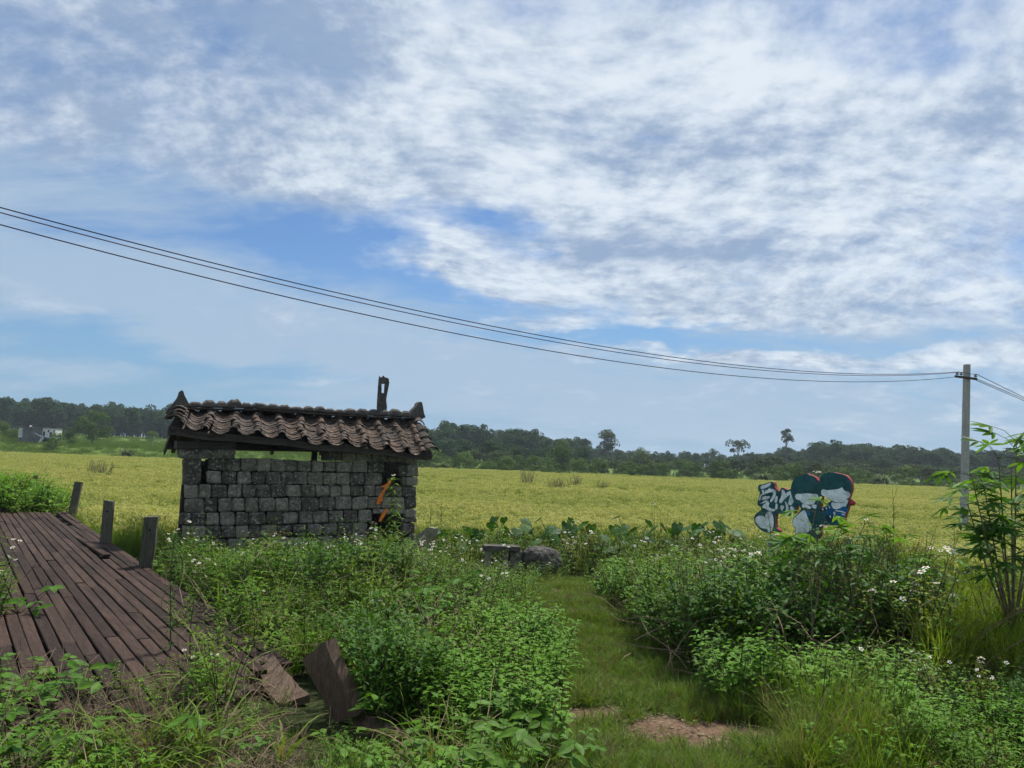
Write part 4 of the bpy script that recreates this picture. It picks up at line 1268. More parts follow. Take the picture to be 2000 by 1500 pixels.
sdir = np.array([math.cos(SA), math.sin(SA), 0]); snin = np.array([-sdir[1], sdir[0], 0])
sz = G(SO[0], SO[1])
sign = empty("painted_sign", (SO[0], SO[1], sz), SA)
tag(sign, "painted cut-out sign of two blank-faced cartoon heads beside white Chinese lettering, red edges", "sign")


def spt(px, py):
    d = ray(px, py); o = np.array([SO[0], SO[1], 0]); s = ((o - C_) @ snin) / (d @ snin); P = C_ + d * s
    return float((P - o) @ sdir), float(P[2] - sz)


sA = lambda a, b: spt(1440 + a / 6.667, 880 + b / 6.667)
sB = lambda a, b: spt(1460 + a / 10.714, 910 + b / 10.714)
sC = lambda a, b: spt(1580 + a / 12.5, 910 + b / 12.5)
DS = .10


def smooth_closed(pts, it=2):
    for _ in range(it):
        q_ = []
        for i in range(len(pts)):
            a, b = np.array(pts[i]), np.array(pts[(i + 1) % len(pts)])
            q_ += [tuple(a * .75 + b * .25), tuple(a * .25 + b * .75)]
        pts = q_
    return pts


def panel(name, outline, conv, m_, y0=0.0, dep=DS, holes=(), side=True, it=2, label=None, parent=None):
    o = traced(name, smooth_closed(outline, it), [smooth_closed(h, 1) for h in holes], conv, y0, dep, m_, parent or sign)
    if side:
        o.data.materials.append(M_red)
        for p_ in o.data.polygons: p_.material_index = 0 if abs(p_.normal.y) > .7 else 1
    if label: o["label"] = label
    return o


# letter block (first the two characters' backing, then the heart shape below)
LB = [(225, 530), (218, 430), (240, 393), (330, 385), (420, 350), (480, 333), (552, 338), (560, 430), (600, 480), (665, 548), (690, 480), (720, 450), (765, 462), (820, 500), (880, 490), (960, 470),
      (1010, 560), (1000, 760), (1040, 850), (1010, 960), (960, 1010), (860, 1052), (760, 1020), (640, 990), (590, 990), (575, 1290), (660, 1330), (700, 1400), (540, 1396), (430, 1402), (330, 1380), (230, 1300), (150, 1200), (128, 1080), (185, 985), (300, 915), (270, 850), (208, 830), (205, 760), (250, 620), (262, 530)]
lb = panel("letter_board", LB, sB, M_teal)
def stroke(pts, conv=sB, m_=None, par=None, nm="letter_stroke", it=1):
    return panel(nm, pts, conv, m_ or M_signwhite, -.005, .006, side=False, it=it, parent=par or lb)
# the first character
stroke([(270, 440), (300, 410), (380, 395), (450, 355), (492, 350), (495, 385), (450, 430), (380, 460), (320, 485), (275, 480)])
stroke([(300, 500), (335, 495), (348, 540), (335, 568), (305, 560)])
stroke([(365, 545), (372, 510), (395, 495), (405, 520), (440, 480), (465, 450), (478, 485), (520, 480), (575, 500), (600, 540), (590, 620), (555, 690), (500, 760), (470, 750), (480, 700), (520, 640), (545, 570), (520, 548), (440, 560), (370, 590), (300, 610), (285, 650), (262, 725), (238, 720), (250, 660), (275, 600), (300, 585)])
stroke([(300, 660), (350, 640), (372, 625), (385, 640), (440, 630), (480, 640), (450, 680), (400, 705), (330, 715), (285, 700), (320, 680)])
stroke([(250, 790), (300, 775), (330, 740), (380, 715), (430, 725), (460, 780), (440, 840), (470, 880), (540, 905), (580, 890), (575, 940), (520, 960), (430, 930), (350, 880), (310, 880), (320, 830), (345, 800), (390, 780), (370, 760), (330, 780)])
stroke([(560, 740), (590, 640), (620, 620), (635, 680), (615, 760), (590, 785)])
stroke([(590, 790), (620, 785), (635, 830), (625, 900), (600, 920), (580, 890)])
# the second character
stroke([(715, 490), (750, 500), (785, 545), (790, 590), (850, 540), (905, 515), (950, 540), (980, 620), (975, 720), (945, 790), (905, 828), (860, 815), (850, 770), (880, 690), (895, 600), (860, 620), (790, 680), (740, 740), (710, 785), (670, 770), (665, 725), (705, 650), (720, 560)])
stroke([(780, 740), (800, 745), (830, 790), (855, 850), (858, 940), (840, 1005), (800, 1000), (795, 950), (810, 880), (800, 810)])
stroke([(685, 840), (720, 820), (760, 835), (770, 870), (740, 920), (715, 945), (695, 890)])
stroke([(885, 885), (905, 850), (925, 838), (950, 860), (980, 900), (990, 950), (950, 965), (905, 945)])
# white heart
stroke([(162, 1110), (200, 1060), (260, 1035), (330, 1045), (372, 1090), (375, 1020), (420, 955), (480, 950), (525, 1010), (550, 1120), (548, 1260), (515, 1350), (480, 1385), (430, 1385), (420, 1310), (300, 1310), (230, 1250), (180, 1190)], nm="heart")

# girl
gh = panel("figure_panel", [(905, 500), (918, 420), (945, 320), (1005, 245), (1090, 205), (1185, 190), (1205, 160), (1275, 162), (1290, 188), (1380, 205), (1450, 255), (1505, 330), (1540, 380), (1560, 560), (1570, 700), (1530, 850), (1520, 1000), (1560, 1200), (1500, 1600), (990, 1600), (985, 1500), (1005, 1400), (1008, 1300), (960, 1250), (935, 1160), (960, 1100), (1010, 1035), (1110, 940), (1130, 880), (1060, 820), (985, 760), (930, 640)], sB, M_teal, y0=-.012, label="left figure, a girl with bobbed hair")
stroke([(1005, 620), (1020, 590), (1060, 578), (1110, 592), (1180, 572), (1290, 572), (1390, 590), (1440, 580), (1480, 610), (1490, 660), (1470, 700), (1425, 712), (1420, 760), (1390, 800), (1300, 812), (1200, 800), (1140, 765), (1095, 712), (1040, 705), (1008, 670)], par=gh, nm="face").location.y = -.012
stroke([(1140, 825), (1165, 795), (1200, 800), (1260, 815), (1330, 850), (1345, 890), (1280, 900), (1210, 860), (1165, 885)], par=gh, nm="collar").location.y = -.012
stroke([(1350, 810), (1440, 805), (1460, 850), (1440, 900), (1370, 880), (1350, 840)], par=gh, nm="collar").location.y = -.012
stroke([(1305, 230), (1350, 235), (1420, 290), (1480, 370), (1440, 410), (1390, 370), (1330, 310)], m_=M_teal2, par=gh, nm="hair_highlight").location.y = -.012
stroke([(1060, 1020), (1140, 950), (1200, 920), (1240, 1000), (1280, 1120), (1350, 1250), (1340, 1330), (1250, 1400), (1180, 1500), (1150, 1590), (1010, 1590), (1000, 1480), (1020, 1370), (1015, 1280), (960, 1250), (945, 1170), (970, 1100)], par=gh, nm="dress").location.y = -.012
stroke([(1215, 930), (1290, 940), (1330, 1000), (1320, 1040), (1250, 1020)], m_=M_blue, par=gh, nm="sleeve").location.y = -.012
# boy
bh = panel("figure_panel", [(270, 350), (290, 270), (340, 215), (400, 180), (500, 158), (600, 155), (720, 180), (830, 205), (920, 235), (990, 300), (1040, 380), (1060, 480), (1058, 580), (1040, 640), (1020, 720), (985, 800), (975, 870), (985, 960), (965, 1060), (915, 1180), (885, 1290), (870, 1450), (600, 1450), (300, 1450), (230, 1250), (240, 1120), (290, 1060), (330, 1010), (440, 985), (455, 920), (500, 880), (560, 860), (500, 815), (420, 745), (340, 725), (310, 700), (230, 700), (200, 560), (235, 420)], sC, M_teal, y0=-.024, label="right figure, a taller boy")
def bstroke(pts, nm, m_=None, it=1):
    o = panel(nm, pts, sC, m_ or M_signwhite, -.029, .006, side=False, it=it, parent=bh); return o
bstroke([(315, 600), (345, 568), (395, 572), (430, 592), (560, 585), (700, 570), (770, 550), (822, 515), (845, 560), (900, 620), (970, 625), (1020, 670), (1025, 720), (990, 780), (940, 800), (910, 850), (860, 885), (740, 895), (620, 870), (540, 830), (470, 775), (400, 735), (340, 725), (315, 680)], "face")
bstroke([(560, 880), (700, 905), (860, 900), (940, 820), (970, 830), (965, 880), (900, 1020), (870, 970), (740, 1050), (650, 1060), (590, 1020), (560, 960)], "collar")
bstroke([(445, 990), (460, 920), (520, 905), (560, 970), (590, 1040), (640, 1070), (620, 1200), (560, 1200), (400, 1180), (410, 1110), (440, 1060)], "shirt", M_blue)
bstroke([(740, 1060), (860, 975), (960, 1030), (965, 1070), (910, 1180), (885, 1290), (865, 1390), (780, 1380), (700, 1300), (660, 1200), (680, 1100)], "shirt", M_blue)
bstroke([(290, 1070), (400, 1020), (560, 965), (600, 1040), (500, 1060), (400, 1090), (310, 1130), (290, 1100)], "arm", M_navy)
bstroke([(420, 1200), (620, 1210), (700, 1290), (640, 1390), (500, 1380), (430, 1300)], "arm", M_navy)
for a, b in ((350, 1060), (435, 1035), (515, 1010), (530, 1240), (615, 1255)):
    o = bstroke([(a - 15, b - 28), (a + 10, b - 34), (a + 28, b + 20), (a + 4, b + 28)], "sleeve_stripe"); o.location.y = -.004
o = bstroke([(660, 1080), (760, 1090), (840, 1100), (915, 1140), (905, 1165), (830, 1130), (740, 1115), (660, 1100)], "sleeve_stripe"); o.location.y = -.004
o = bstroke([(612, 1115), (655, 1115), (665, 1200), (640, 1225), (615, 1180)], "sleeve_stripe"); o.location.y = -.004
o = bstroke([(810, 1150), (900, 1185), (900, 1210), (815, 1190)], "sleeve_stripe"); o.location.y = -.004
bstroke([(905, 320), (990, 330), (1030, 400), (990, 440), (930, 400)], "hair_highlight", M_teal2)
u, z = sC(985, 905)
m = MB(); m.tube([(u - .01, -.01, z), (u + .02, .03, z + .005), (u + .035, .07, z)], [.03, .042, .03], 10); m.build("scarf_end", M_red, sign)
for px in (1503, 1592, 1655):
    u, z = spt(px, 1060); m = MB(); m.box(u - .022, u + .022, .02, .06, -.3, z + .05); m.build("post", M_galv, sign)

# ------------------------------------------------------------------ plants
M_weed = foliage("weed_leaves", (.060, .140, .008), (.140, .225, .016), .30, .50, 1.1, dead=(.14, .11, .05), deadfrac=.05)
M_bright = foliage("bright_leaves", (.090, .215, .012), (.135, .265, .020), .34, .45, 1.5)
M_darkl = foliage("dark_leaves", (.030, .090, .009), (.058, .130, .014), .25, .5, 1.3)
M_yellowl = foliage("yellowing_leaves", (.16, .205, .020), (.23, .25, .032), .35, .55, 1.0)
M_grass = foliage("grass_blades", (.085, .165, .013), (.145, .215, .025), .35, .55, .9, dead=(.20, .16, .08), deadfrac=.12)
M_path = foliage("path_grass", (.110, .180, .030), (.165, .225, .050), .30, .6, 1.2, dead=(.15, .12, .06), deadfrac=.10)
M_vine = foliage("vine_leaves", (.050, .132, .010), (.090, .180, .016), .28, .42, 1.6)
M_feather = foliage("fleabane_leaves", (.11, .17, .030), (.17, .22, .045), .3, .6, 1.0)
M_stem = surface("green_stem", (.06, .08, .025), (.10, .10, .04), 4, .8, bump=.1)
M_dry = surface("dry_stem", (.16, .115, .065), (.27, .21, .13), 4, .9, bump=.2)
M_petal = surface("white_petal", (.56, .56, .50), (.64, .63, .57), 4, .6, bump=0)
M_disc = surface("flower_disc", (.60, .30, .02), (.65, .36, .03), 4, .7, bump=0)
M_taro = foliage("taro_leaf", (.024, .076, .011), (.042, .108, .017), .25, .40, 1.4)
M_cass = foliage("cassava_leaf", (.045, .125, .018), (.080, .175, .026), .30, .42, 2.5)
M_cassy = foliage("young_cassava_leaf", (.11, .22, .03), (.14, .26, .04), .38, .45, 2.5)
M_casst = surface("cassava_stem", (.16, .12, .08), (.22, .17, .12), 5, .9, bump=.4, fine=18)


def rdir(r, up=.3):
    d = r.normal(0, 1, 3); d[2] = abs(d[2]) * up; return d / np.linalg.norm(d)


def flower(b, p_, r, mp, md, R=.016):
    nrm = np.array([r.normal(0, .3), r.normal(0, .3) - .25, 1]); nrm /= np.linalg.norm(nrm)
    a = np.cross(nrm, (1, 0, 0)); a /= np.linalg.norm(a); c = np.cross(nrm, a)
    for k in range(5):
        t = 2 * PI * k / 5 + r.uniform(-.2, .2); d = a * math.cos(t) + c * math.sin(t); s_ = np.cross(nrm, d)
        b.add([p_ + d * R * .3, p_ + d * R * .8 + s_ * R * .42, p_ + d * R * 1.25, p_ + d * R * .8 - s_ * R * .42], [(0, 1, 2, 3)], mp)
    b.add([p_ + a * R * .4 + nrm * .002, p_ + c * R * .4 + nrm * .002, p_ - a * R * .4 + nrm * .002, p_ - c * R * .4 + nrm * .002, p_ + nrm * R * .35], [(0, 1, 4), (1, 2, 4), (2, 3, 4), (3, 0, 4)], md)


def herb(seed, h=.6, nst=4, leaf=.055, trif=True, flowers=0, spread=.16, lw=.45, gap=.07, mats=None, petiole=.03, FR=.018):
    """weed with several leafy stems; opposite pairs of leaves, each of three leaflets or one"""
    r = np.random.default_rng(seed); b = MB()
    for s in range(nst):
        a = r.uniform(0, 6.28); l = h * r.uniform(.6, 1.0); ex, ey = math.cos(a) * spread * r.uniform(.3, 1.2), math.sin(a) * spread * r.uniform(.3, 1.2)
        p0 = np.array([r.normal(0, .015), r.normal(0, .015), 0]); p2 = np.array([ex, ey, l]); p1 = p0 * .5 + p2 * .5 + (0, 0, .05) + r.normal(0, .02, 3)
        C3 = lambda t: (1 - t) ** 2 * p0 + 2 * t * (1 - t) * p1 + t * t * p2
        b.tube([C3(0), C3(.35), C3(.7), C3(1)], [.004, .0035, .003, .0015], 3, 1, cap=False)
        n = max(3, int(l / gap)); ph = r.uniform(0, 3)
        for k in range(1, n + 1):
            t = .12 + .88 * k / n; q_ = C3(t); ph += 1.57 + r.normal(0, .3)
            ls = leaf * (1.1 - .55 * t) * r.uniform(.8, 1.25)
            for sg in (0, PI):
                d = np.array([math.cos(ph + sg), math.sin(ph + sg), r.uniform(.0, .55)]); d /= np.linalg.norm(d)
                e = q_ + d * petiole * (1.2 - .5 * t)
                b.leaf(e, d, (0, 0, 1), ls * 1.15, ls * lw * 1.1, 0, .12, r.uniform(.1, .5), segs=1)
                if trif:
                    sd2 = np.cross(d, (0, 0, 1.0)); sd2 /= np.linalg.norm(sd2)
                    for w in (1, -1):
                        dd_ = d * .45 + sd2 * w; b.leaf(e - d * .004, dd_, (0, 0, 1), ls * .85, ls * lw * .9, 0, .12, r.uniform(.1, .5), segs=1)
        if flowers and s < flowers:
            for k in range(r.integers(1, 4)):
                q_ = p2 + np.array([r.normal(0, .03), r.normal(0, .03), r.uniform(.02, .09)])
                b.tube([p2, q_], [.0015, .001], 3, 1, cap=False); flower(b, q_, r, 2, 3, FR)
    return b


def bushy(seed, h, rad, nl, leaf, lw=.5, droop=.3, stems=7):
    r = np.random.default_rng(seed); b = MB(); tips = []
    for s in range(stems):
        a = r.uniform(0, 6.28); e = np.array([math.cos(a) * rad * r.uniform(.2, .9), math.sin(a) * rad * r.uniform(.2, .9), h * r.uniform(.55, .95)])
        b.tube([(0, 0, 0), e * .5 + (0, 0, .08 * h), e], [.006, .004, .002], 3, 1, cap=False); tips.append(e)
    for k in range(nl):
        e = tips[k % stems]; q_ = e * r.uniform(.35, 1.02) + r.normal(0, rad * .22, 3) * (1, 1, .7)
        q_[2] = max(q_[2], .03); d = rdir(r, .5) + e / np.linalg.norm(e) * .5
        b.leaf(q_, d, (0, 0, 1), leaf * r.uniform(.6, 1.25), leaf * lw * r.uniform(.8, 1.1), 0, .12, droop * r.uniform(.3, 1.5), segs=1)
    return b


P_ = []   # prototypes
def reg(b, name, mats): P_.append(b.mesh(name, mats)); return len(P_) - 1
HB = [reg(herb(300 + k, .55, 4), "weed", [M_weed, M_stem, M_petal, M_disc]) for k in range(4)]
HF = [reg(herb(310 + k, .58, 4, flowers=3, FR=.0165), "flowering_weed", [M_weed, M_stem, M_petal, M_disc]) for k in range(3)]
BR = [reg(herb(320 + k, .42, 5, .075, False, lw=.62, gap=.055, spread=.18), "bright_weed", [M_bright, M_stem, M_petal, M_disc]) for k in range(3)]
BT = [reg(herb(325 + k, .45, 5, .060, True, lw=.52, gap=.06, spread=.18), "bright_trefoil_weed", [M_bright, M_stem, M_petal, M_disc]) for k in range(2)]
DK = [reg(bushy(330 + k, .6, .26, 210, .055, .5), "dark_bush", [M_darkl, M_stem]) for k in range(3)]
MD = [reg(bushy(335 + k, .6, .25, 180, .050, .42), "mid_bush", [M_weed, M_stem]) for k in range(3)]
YL = [reg(herb(340 + k, .55, 4, .05, True, 2), "yellowing_weed", [M_yellowl, M_stem, M_petal, M_disc]) for k in range(2)]
ST = [reg(herb(600 + k, 1.0, 2, .055, True, 1 if k == 2 else 0, spread=.14, gap=.12, FR=.015), 'tall_sprig', [M_weed, M_stem, M_petal, M_disc]) for k in range(3)]
ST += [reg(herb(604 + k, .95, 2, .075, False, lw=.36, spread=.12, gap=.06), 'tall_leafy_sprig', [M_bright if k else M_yellowl, M_stem, M_petal, M_disc]) for k in range(2)]
FT = []
for k in range(3):
    b = MB(); r = np.random.default_rng(350 + k)
    for s in range(4):
        e = np.array([r.normal(0, .10), r.normal(0, .10), .75 * r.uniform(.7, 1.1)]); b.tube([(0, 0, 0), e * .5, e], [.004, .003, .0015], 3, 1, cap=False)
        for j in range(60):
            t = r.uniform(.15, 1); a = r.uniform(0, 6.28); q_ = e * t
            b.blade(q_, (math.cos(a), math.sin(a), .8), .075 * (1.2 - .6 * t), .007, .3, 0, 2)
        for j in range(7): 
            a = r.uniform(0, 6.28); q2 = e + np.array([math.cos(a) * .07, math.sin(a) * .07, r.uniform(0, .12)]); b.tube([e * .93, q2], [.0015, .001], 3, 1, cap=False)
            b.leaf(q2, (0, 0, 1), (1, 0, 0), .016, .012, 0, segs=1)
    FT.append(reg(b, "fleabane", [M_feather, M_stem]))
LG = []
for k in range(3):
    b = MB(); r = np.random.default_rng(360 + k)
    for j in range(34):
        a = r.uniform(0, 6.28); b.blade((math.cos(a) * .03, math.sin(a) * .03, 0), (math.cos(a) * .35 + r.normal(0, .1), math.sin(a) * .35 + r.normal(0, .1), 1), r.uniform(.28, .62), .0085, r.uniform(.12, .42), 0, 4)
    LG.append(reg(b, "long_grass", [M_grass]))
LY = []
M_lush = foliage('lush_field_grass', (.16, .25, .025), (.26, .31, .045), .38, .6, .8)
for k in range(2):
    b = MB(); r = np.random.default_rng(363 + k)
    for j in range(30):
        a = r.uniform(0, 6.28); b.blade((math.cos(a) * .03, math.sin(a) * .03, 0), (math.cos(a) * .3 + r.normal(0, .1), math.sin(a) * .3 + r.normal(0, .1), 1), r.uniform(.35, .68), .010, r.uniform(.12, .38), 0, 4)
    LY.append(reg(b, 'lush_grass', [M_lush]))
WG = []
for k in range(2):
    b = MB(); r = np.random.default_rng(365 + k)
    for j in range(9):
        a = r.uniform(0, 6.28); b.blade((0, 0, 0), (math.cos(a) * .5, math.sin(a) * .5, 1), r.uniform(.45, .75), .019, r.uniform(.2, .4), 0, 6)
    WG.append(reg(b, "broad_grass", [M_grass]))
DT = []
for k in range(3):
    b = MB(); r = np.random.default_rng(370 + k)
    for j in range(22):
        p0 = np.array([r.normal(0, .18), r.normal(0, .18), r.uniform(0, .12)]); d = rdir(r, .5); L = r.uniform(.25, .6); pts = []
        for i in range(5): pts.append(p0.copy()); p0 = p0 + d * L / 4; d = d + r.normal(0, .28, 3); d[2] -= .12; d /= np.linalg.norm(d); p0[2] = max(p0[2], .01)
        b.tube(pts, [.003, .003, .0025, .002, .001], 3, 0, cap=False)
    for j in range(26):
        b.blade((r.normal(0, .15), r.normal(0, .15), r.uniform(0, .1)), rdir(r, .6), r.uniform(.15, .4), .006, .3, 0, 3)
    DT.append(reg(b, "dry_tangle", [M_dry]))
VN = []
for k in range(3):
    b = MB(); r = np.random.default_rng(380 + k)
    for j in range(16):
        q_ = np.array([r.normal(0, .16), r.normal(0, .16), r.uniform(.05, .30)]); a = r.uniform(0, 6.28); d = np.array([math.cos(a), math.sin(a), r.uniform(-.1, .4)])
        sd2 = np.array([-math.sin(a), math.cos(a), 0]); s_ = r.uniform(.05, .085)
        b.tube([q_ * (.5, .5, 0), q_ * (.8, .8, .6), q_], [.002, .002, .0015], 3, 1, cap=False)
        up = np.array([r.normal(0, .35), r.normal(0, .35) - .2, 1])
        b.leaf(q_ + d * .01, d, up, s_ * 1.2, s_ * .72, 0, .10, r.uniform(.1, .4))
        b.leaf(q_, d * .35 + sd2, up, s_, s_ * .62, 0, .10, r.uniform(.1, .4)); b.leaf(q_, d * .35 - sd2, up, s_, s_ * .62, 0, .10, r.uniform(.1, .4))
    VN.append(reg(b, "vine", [M_vine, M_stem]))
PG = []
for k in range(4):
    b = MB(); r = np.random.default_rng(390 + k)
    for j in range(36):
        a = r.uniform(0, 6.28); rr = r.uniform(0, .06); l = r.uniform(.04, .14)
        b.blade((math.cos(a) * rr, math.sin(a) * rr, -.005), (math.cos(a) * .5 + r.normal(0, .3), math.sin(a) * .5 + r.normal(0, .3), 1), l, .0068, r.uniform(.2, .7), 0, 2)
    PG.append(reg(b, "path_grass", [M_path]))
LT = []
for k in range(2):
    b = MB(); r = np.random.default_rng(395 + k)
    for j in range(6):
        a = r.uniform(0, 6.28); b.leaf((r.normal(0, .05), r.normal(0, .05), .008), (math.cos(a), math.sin(a), .1), (r.normal(0, .2), r.normal(0, .2), 1), r.uniform(.02, .05), .018, 0, .1, .2, segs=1)
    for j in range(4):
        a = r.uniform(0, 6.28); c0 = np.array([r.normal(0, .05), r.normal(0, .05), .006]); b.tube([c0, c0 + np.array([math.cos(a), math.sin(a), .03]) * .07], [.0018, .001], 3, 0, cap=False)
    LT.append(reg(b, "leaf_litter", [M_dry]))

SIL_X = [-400, 0, 130, 300, 335, 355, 385, 420, 480, 505, 525, 545, 600, 640, 660, 690, 735, 770, 800, 830, 850, 900, 935, 1085, 1150, 1250, 1400, 1470, 1540, 1600, 1700, 1780, 1850, 1920, 2000, 2400]
SIL_Y = [900, 985, 992, 1085, 1015, 998, 1012, 1050, 1052, 1022, 1012, 1048, 1046, 1030, 1022, 1040, 1020, 1040, 1040, 1064, 1060, 1085, 1094, 1096, 1088, 1078, 1066, 1062, 1040, 1020, 1022, 1040, 1078, 1090, 1080, 1000]


def deck_co(x, y):
    v = np.array([x - dA[0], y - dA[1]]); return v @ dn_, v @ dd     # across (0 right edge .. ), along


def room(x, y, z):
    """how tall a plant may stand here before it would cover what the photo shows behind it"""
    P = np.array([x, y, z]); px, _ = pix(P); dep = (P - C_) @ F_
    cap = np.interp(px, SIL_X, SIL_Y) if dep < 12.2 or (915 < px < 1100 and dep < 12.95) else np.interp(px, [300, 800, 830, 880, 1450, 1500, 1750, 1900, 2100], [1075, 1075, 1050, 1026, 1018, 1040, 1040, 1075, 1080])
    if dep < 6.4 and px < 640: cap = max(cap, np.interp(px, [-300, 0, 60, 300, 420, 520, 640], [1180, 1262, 1290, 1292, 1205, 1150, 1150]))
    if dep < 6.3 and px > 1450: cap = max(cap, np.interp(px, [1450, 1520, 1780, 1850, 2400], [1190, 1235, 1240, 1275, 1265]))
    if dep < 5.5 and 455 < px < 640: cap = max(cap, np.interp(px, [455, 560, 640], [1325, 1345, 1372]))
    if dep < 4.95 and 560 < px < 720: cap = max(cap, 1398)
    if dep < 4.75 and 440 < px < 720: cap = max(cap, np.interp(px, [440, 480, 600, 700, 720], [1330, 1372, 1400, 1408, 1395]))
    if dep < 4.35 and 680 < px < 820: cap = max(cap, 1432)
    if 6.3 < dep < 12 and px < 300 and x > -7.4 and not 0: 
        a, l = deck_co(x, y)
        if a < 0: cap = max(cap, 1085)
    cap += 14 * mnoise(Vector((x * 1.9, y * 1.9, 33)))
    d = ray(px, cap); s = dep / FPX
    return (C_ + d * s)[2] - z


sp_ = Spots()
cnt = 0
def species(x, y, pd, left, n1, n2):
    """which plant grows here and how tall it wants to be"""
    cx_, cy_ = math.floor((x + .25 * n2) / .52), math.floor((y + .25 * n1) / .52)
    u = (math.sin(cx_ * 127.1 + cy_ * 311.7) * 43758.5453) % 1.0      # plants of a kind grow in patches
    if rs.random() < .38: u = rs.random()
    if left:
        if y < 4.6:
            hw = .34
            tangle = .60 if x < -.9 else .25
            if u < .15: return VN[rs.integers(3)], hw / .34
            if u < .22: return WG[rs.integers(2)], .8
            if u < .32: return LG[rs.integers(3)], .8
            if u < .30 + tangle * .5: return DT[rs.integers(3)], .9
            if u < .66: return HB[rs.integers(4)], .6
            if u < .76: return LG[rs.integers(3)], .75
            if u < .80 and x < -1.0: return WG[rs.integers(2)], .9
            if u < .90: return BT[rs.integers(2)], .7
            if u < .925: return HF[rs.integers(3)], .55
            return MD[rs.integers(3)], .5
        if -.5 < x < .6 and 4.6 < y < 7.6 and n1 > -.28:
            return (BR[rs.integers(3)], .95) if u < .55 else ((BT[rs.integers(2)], .95) if u < .8 else (HB[rs.integers(4)], .8))
        if math.exp(-(((x + 1.75) / .45) ** 2 + ((y - 8.7) / .6) ** 2)) > rs.random() * .9: return DK[rs.integers(3)], 1.25
        if y > 7.9:
            fl = .26 if x < -1.6 else .12
            if n1 > .22 and u < .5: return DK[rs.integers(3)], 1.0
            if u < fl: return HF[rs.integers(3)], 1.0
            if u < .72: return HB[rs.integers(4)], 1.0
            if u < .80: return FT[rs.integers(3)], .85
            if u < .88: return BT[rs.integers(2)], 1.1
            return MD[rs.integers(3)], .95
        if n1 > .25 and u < .55: return DK[rs.integers(3)], .85
        if rs.random() < .13: return (LG[rs.integers(3)], 1.1) if rs.random() < .7 else (WG[rs.integers(2)], .9)
        if n2 > .30 and u < .35: return DT[rs.integers(3)], 1.3
        if u < .50: return HB[rs.integers(4)], .9
        if u < .60: return MD[rs.integers(3)], .85
        if u < .70: return BT[rs.integers(2)], 1.0
        if u < .73: return HF[rs.integers(3)], .85
        if u < .83: return VN[rs.integers(3)], 1.3
        if u < .93: return DT[rs.integers(3)], 1.2
        return LG[rs.integers(3)], .9
    # right of the path
    if y < 5.2:
        if 1.2 < x < 2.3 and u < .62: return LG[rs.integers(3)], .85
        if x > 2.9 and u < .35: return DK[rs.integers(3)], .75
        if u < .30: return HB[rs.integers(4)], .75
        if u < .52: return BR[rs.integers(3)], 1.0
        if u < .78: return BT[rs.integers(2)], .95
        if u < .80: return HF[rs.integers(3)], .8
        if u < .90: return LG[rs.integers(3)], .7
        return MD[rs.integers(3)], .7
    if left is None: pass
    dk = math.exp(-(((x - 2.35) / .55) ** 2 + ((y - 6.9) / 1.0) ** 2))
    if rs.random() < dk * .9: return DK[rs.integers(3)], 1.35
    if y < 10:
        if n1 > .2 and u < .35: return DK[rs.integers(3)], 1.3
        if n2 > .05 and u < .35 and x > 2.2: return YL[rs.integers(2)], 1.3
        if u < .42: return HB[rs.integers(4)], 1.5
        if u < .60: return MD[rs.integers(3)], 1.35
        if u < .68: return FT[rs.integers(3)], 1.15
        if u < .80: return BT[rs.integers(2)], 1.5
        if u < .84: return DT[rs.integers(3)], 1.8
        if u < .82: return HF[rs.integers(3)], 1.05
        return BR[rs.integers(3)], 1.2
    if u < .22: return FT[rs.integers(3)], 1.0
    if u < .28: return HF[rs.integers(3)], .95
    if u < .70: return HB[rs.integers(4)], 1.3
    if u < .80: return YL[rs.integers(2)], 1.1
    return MD[rs.integers(3)], 1.1


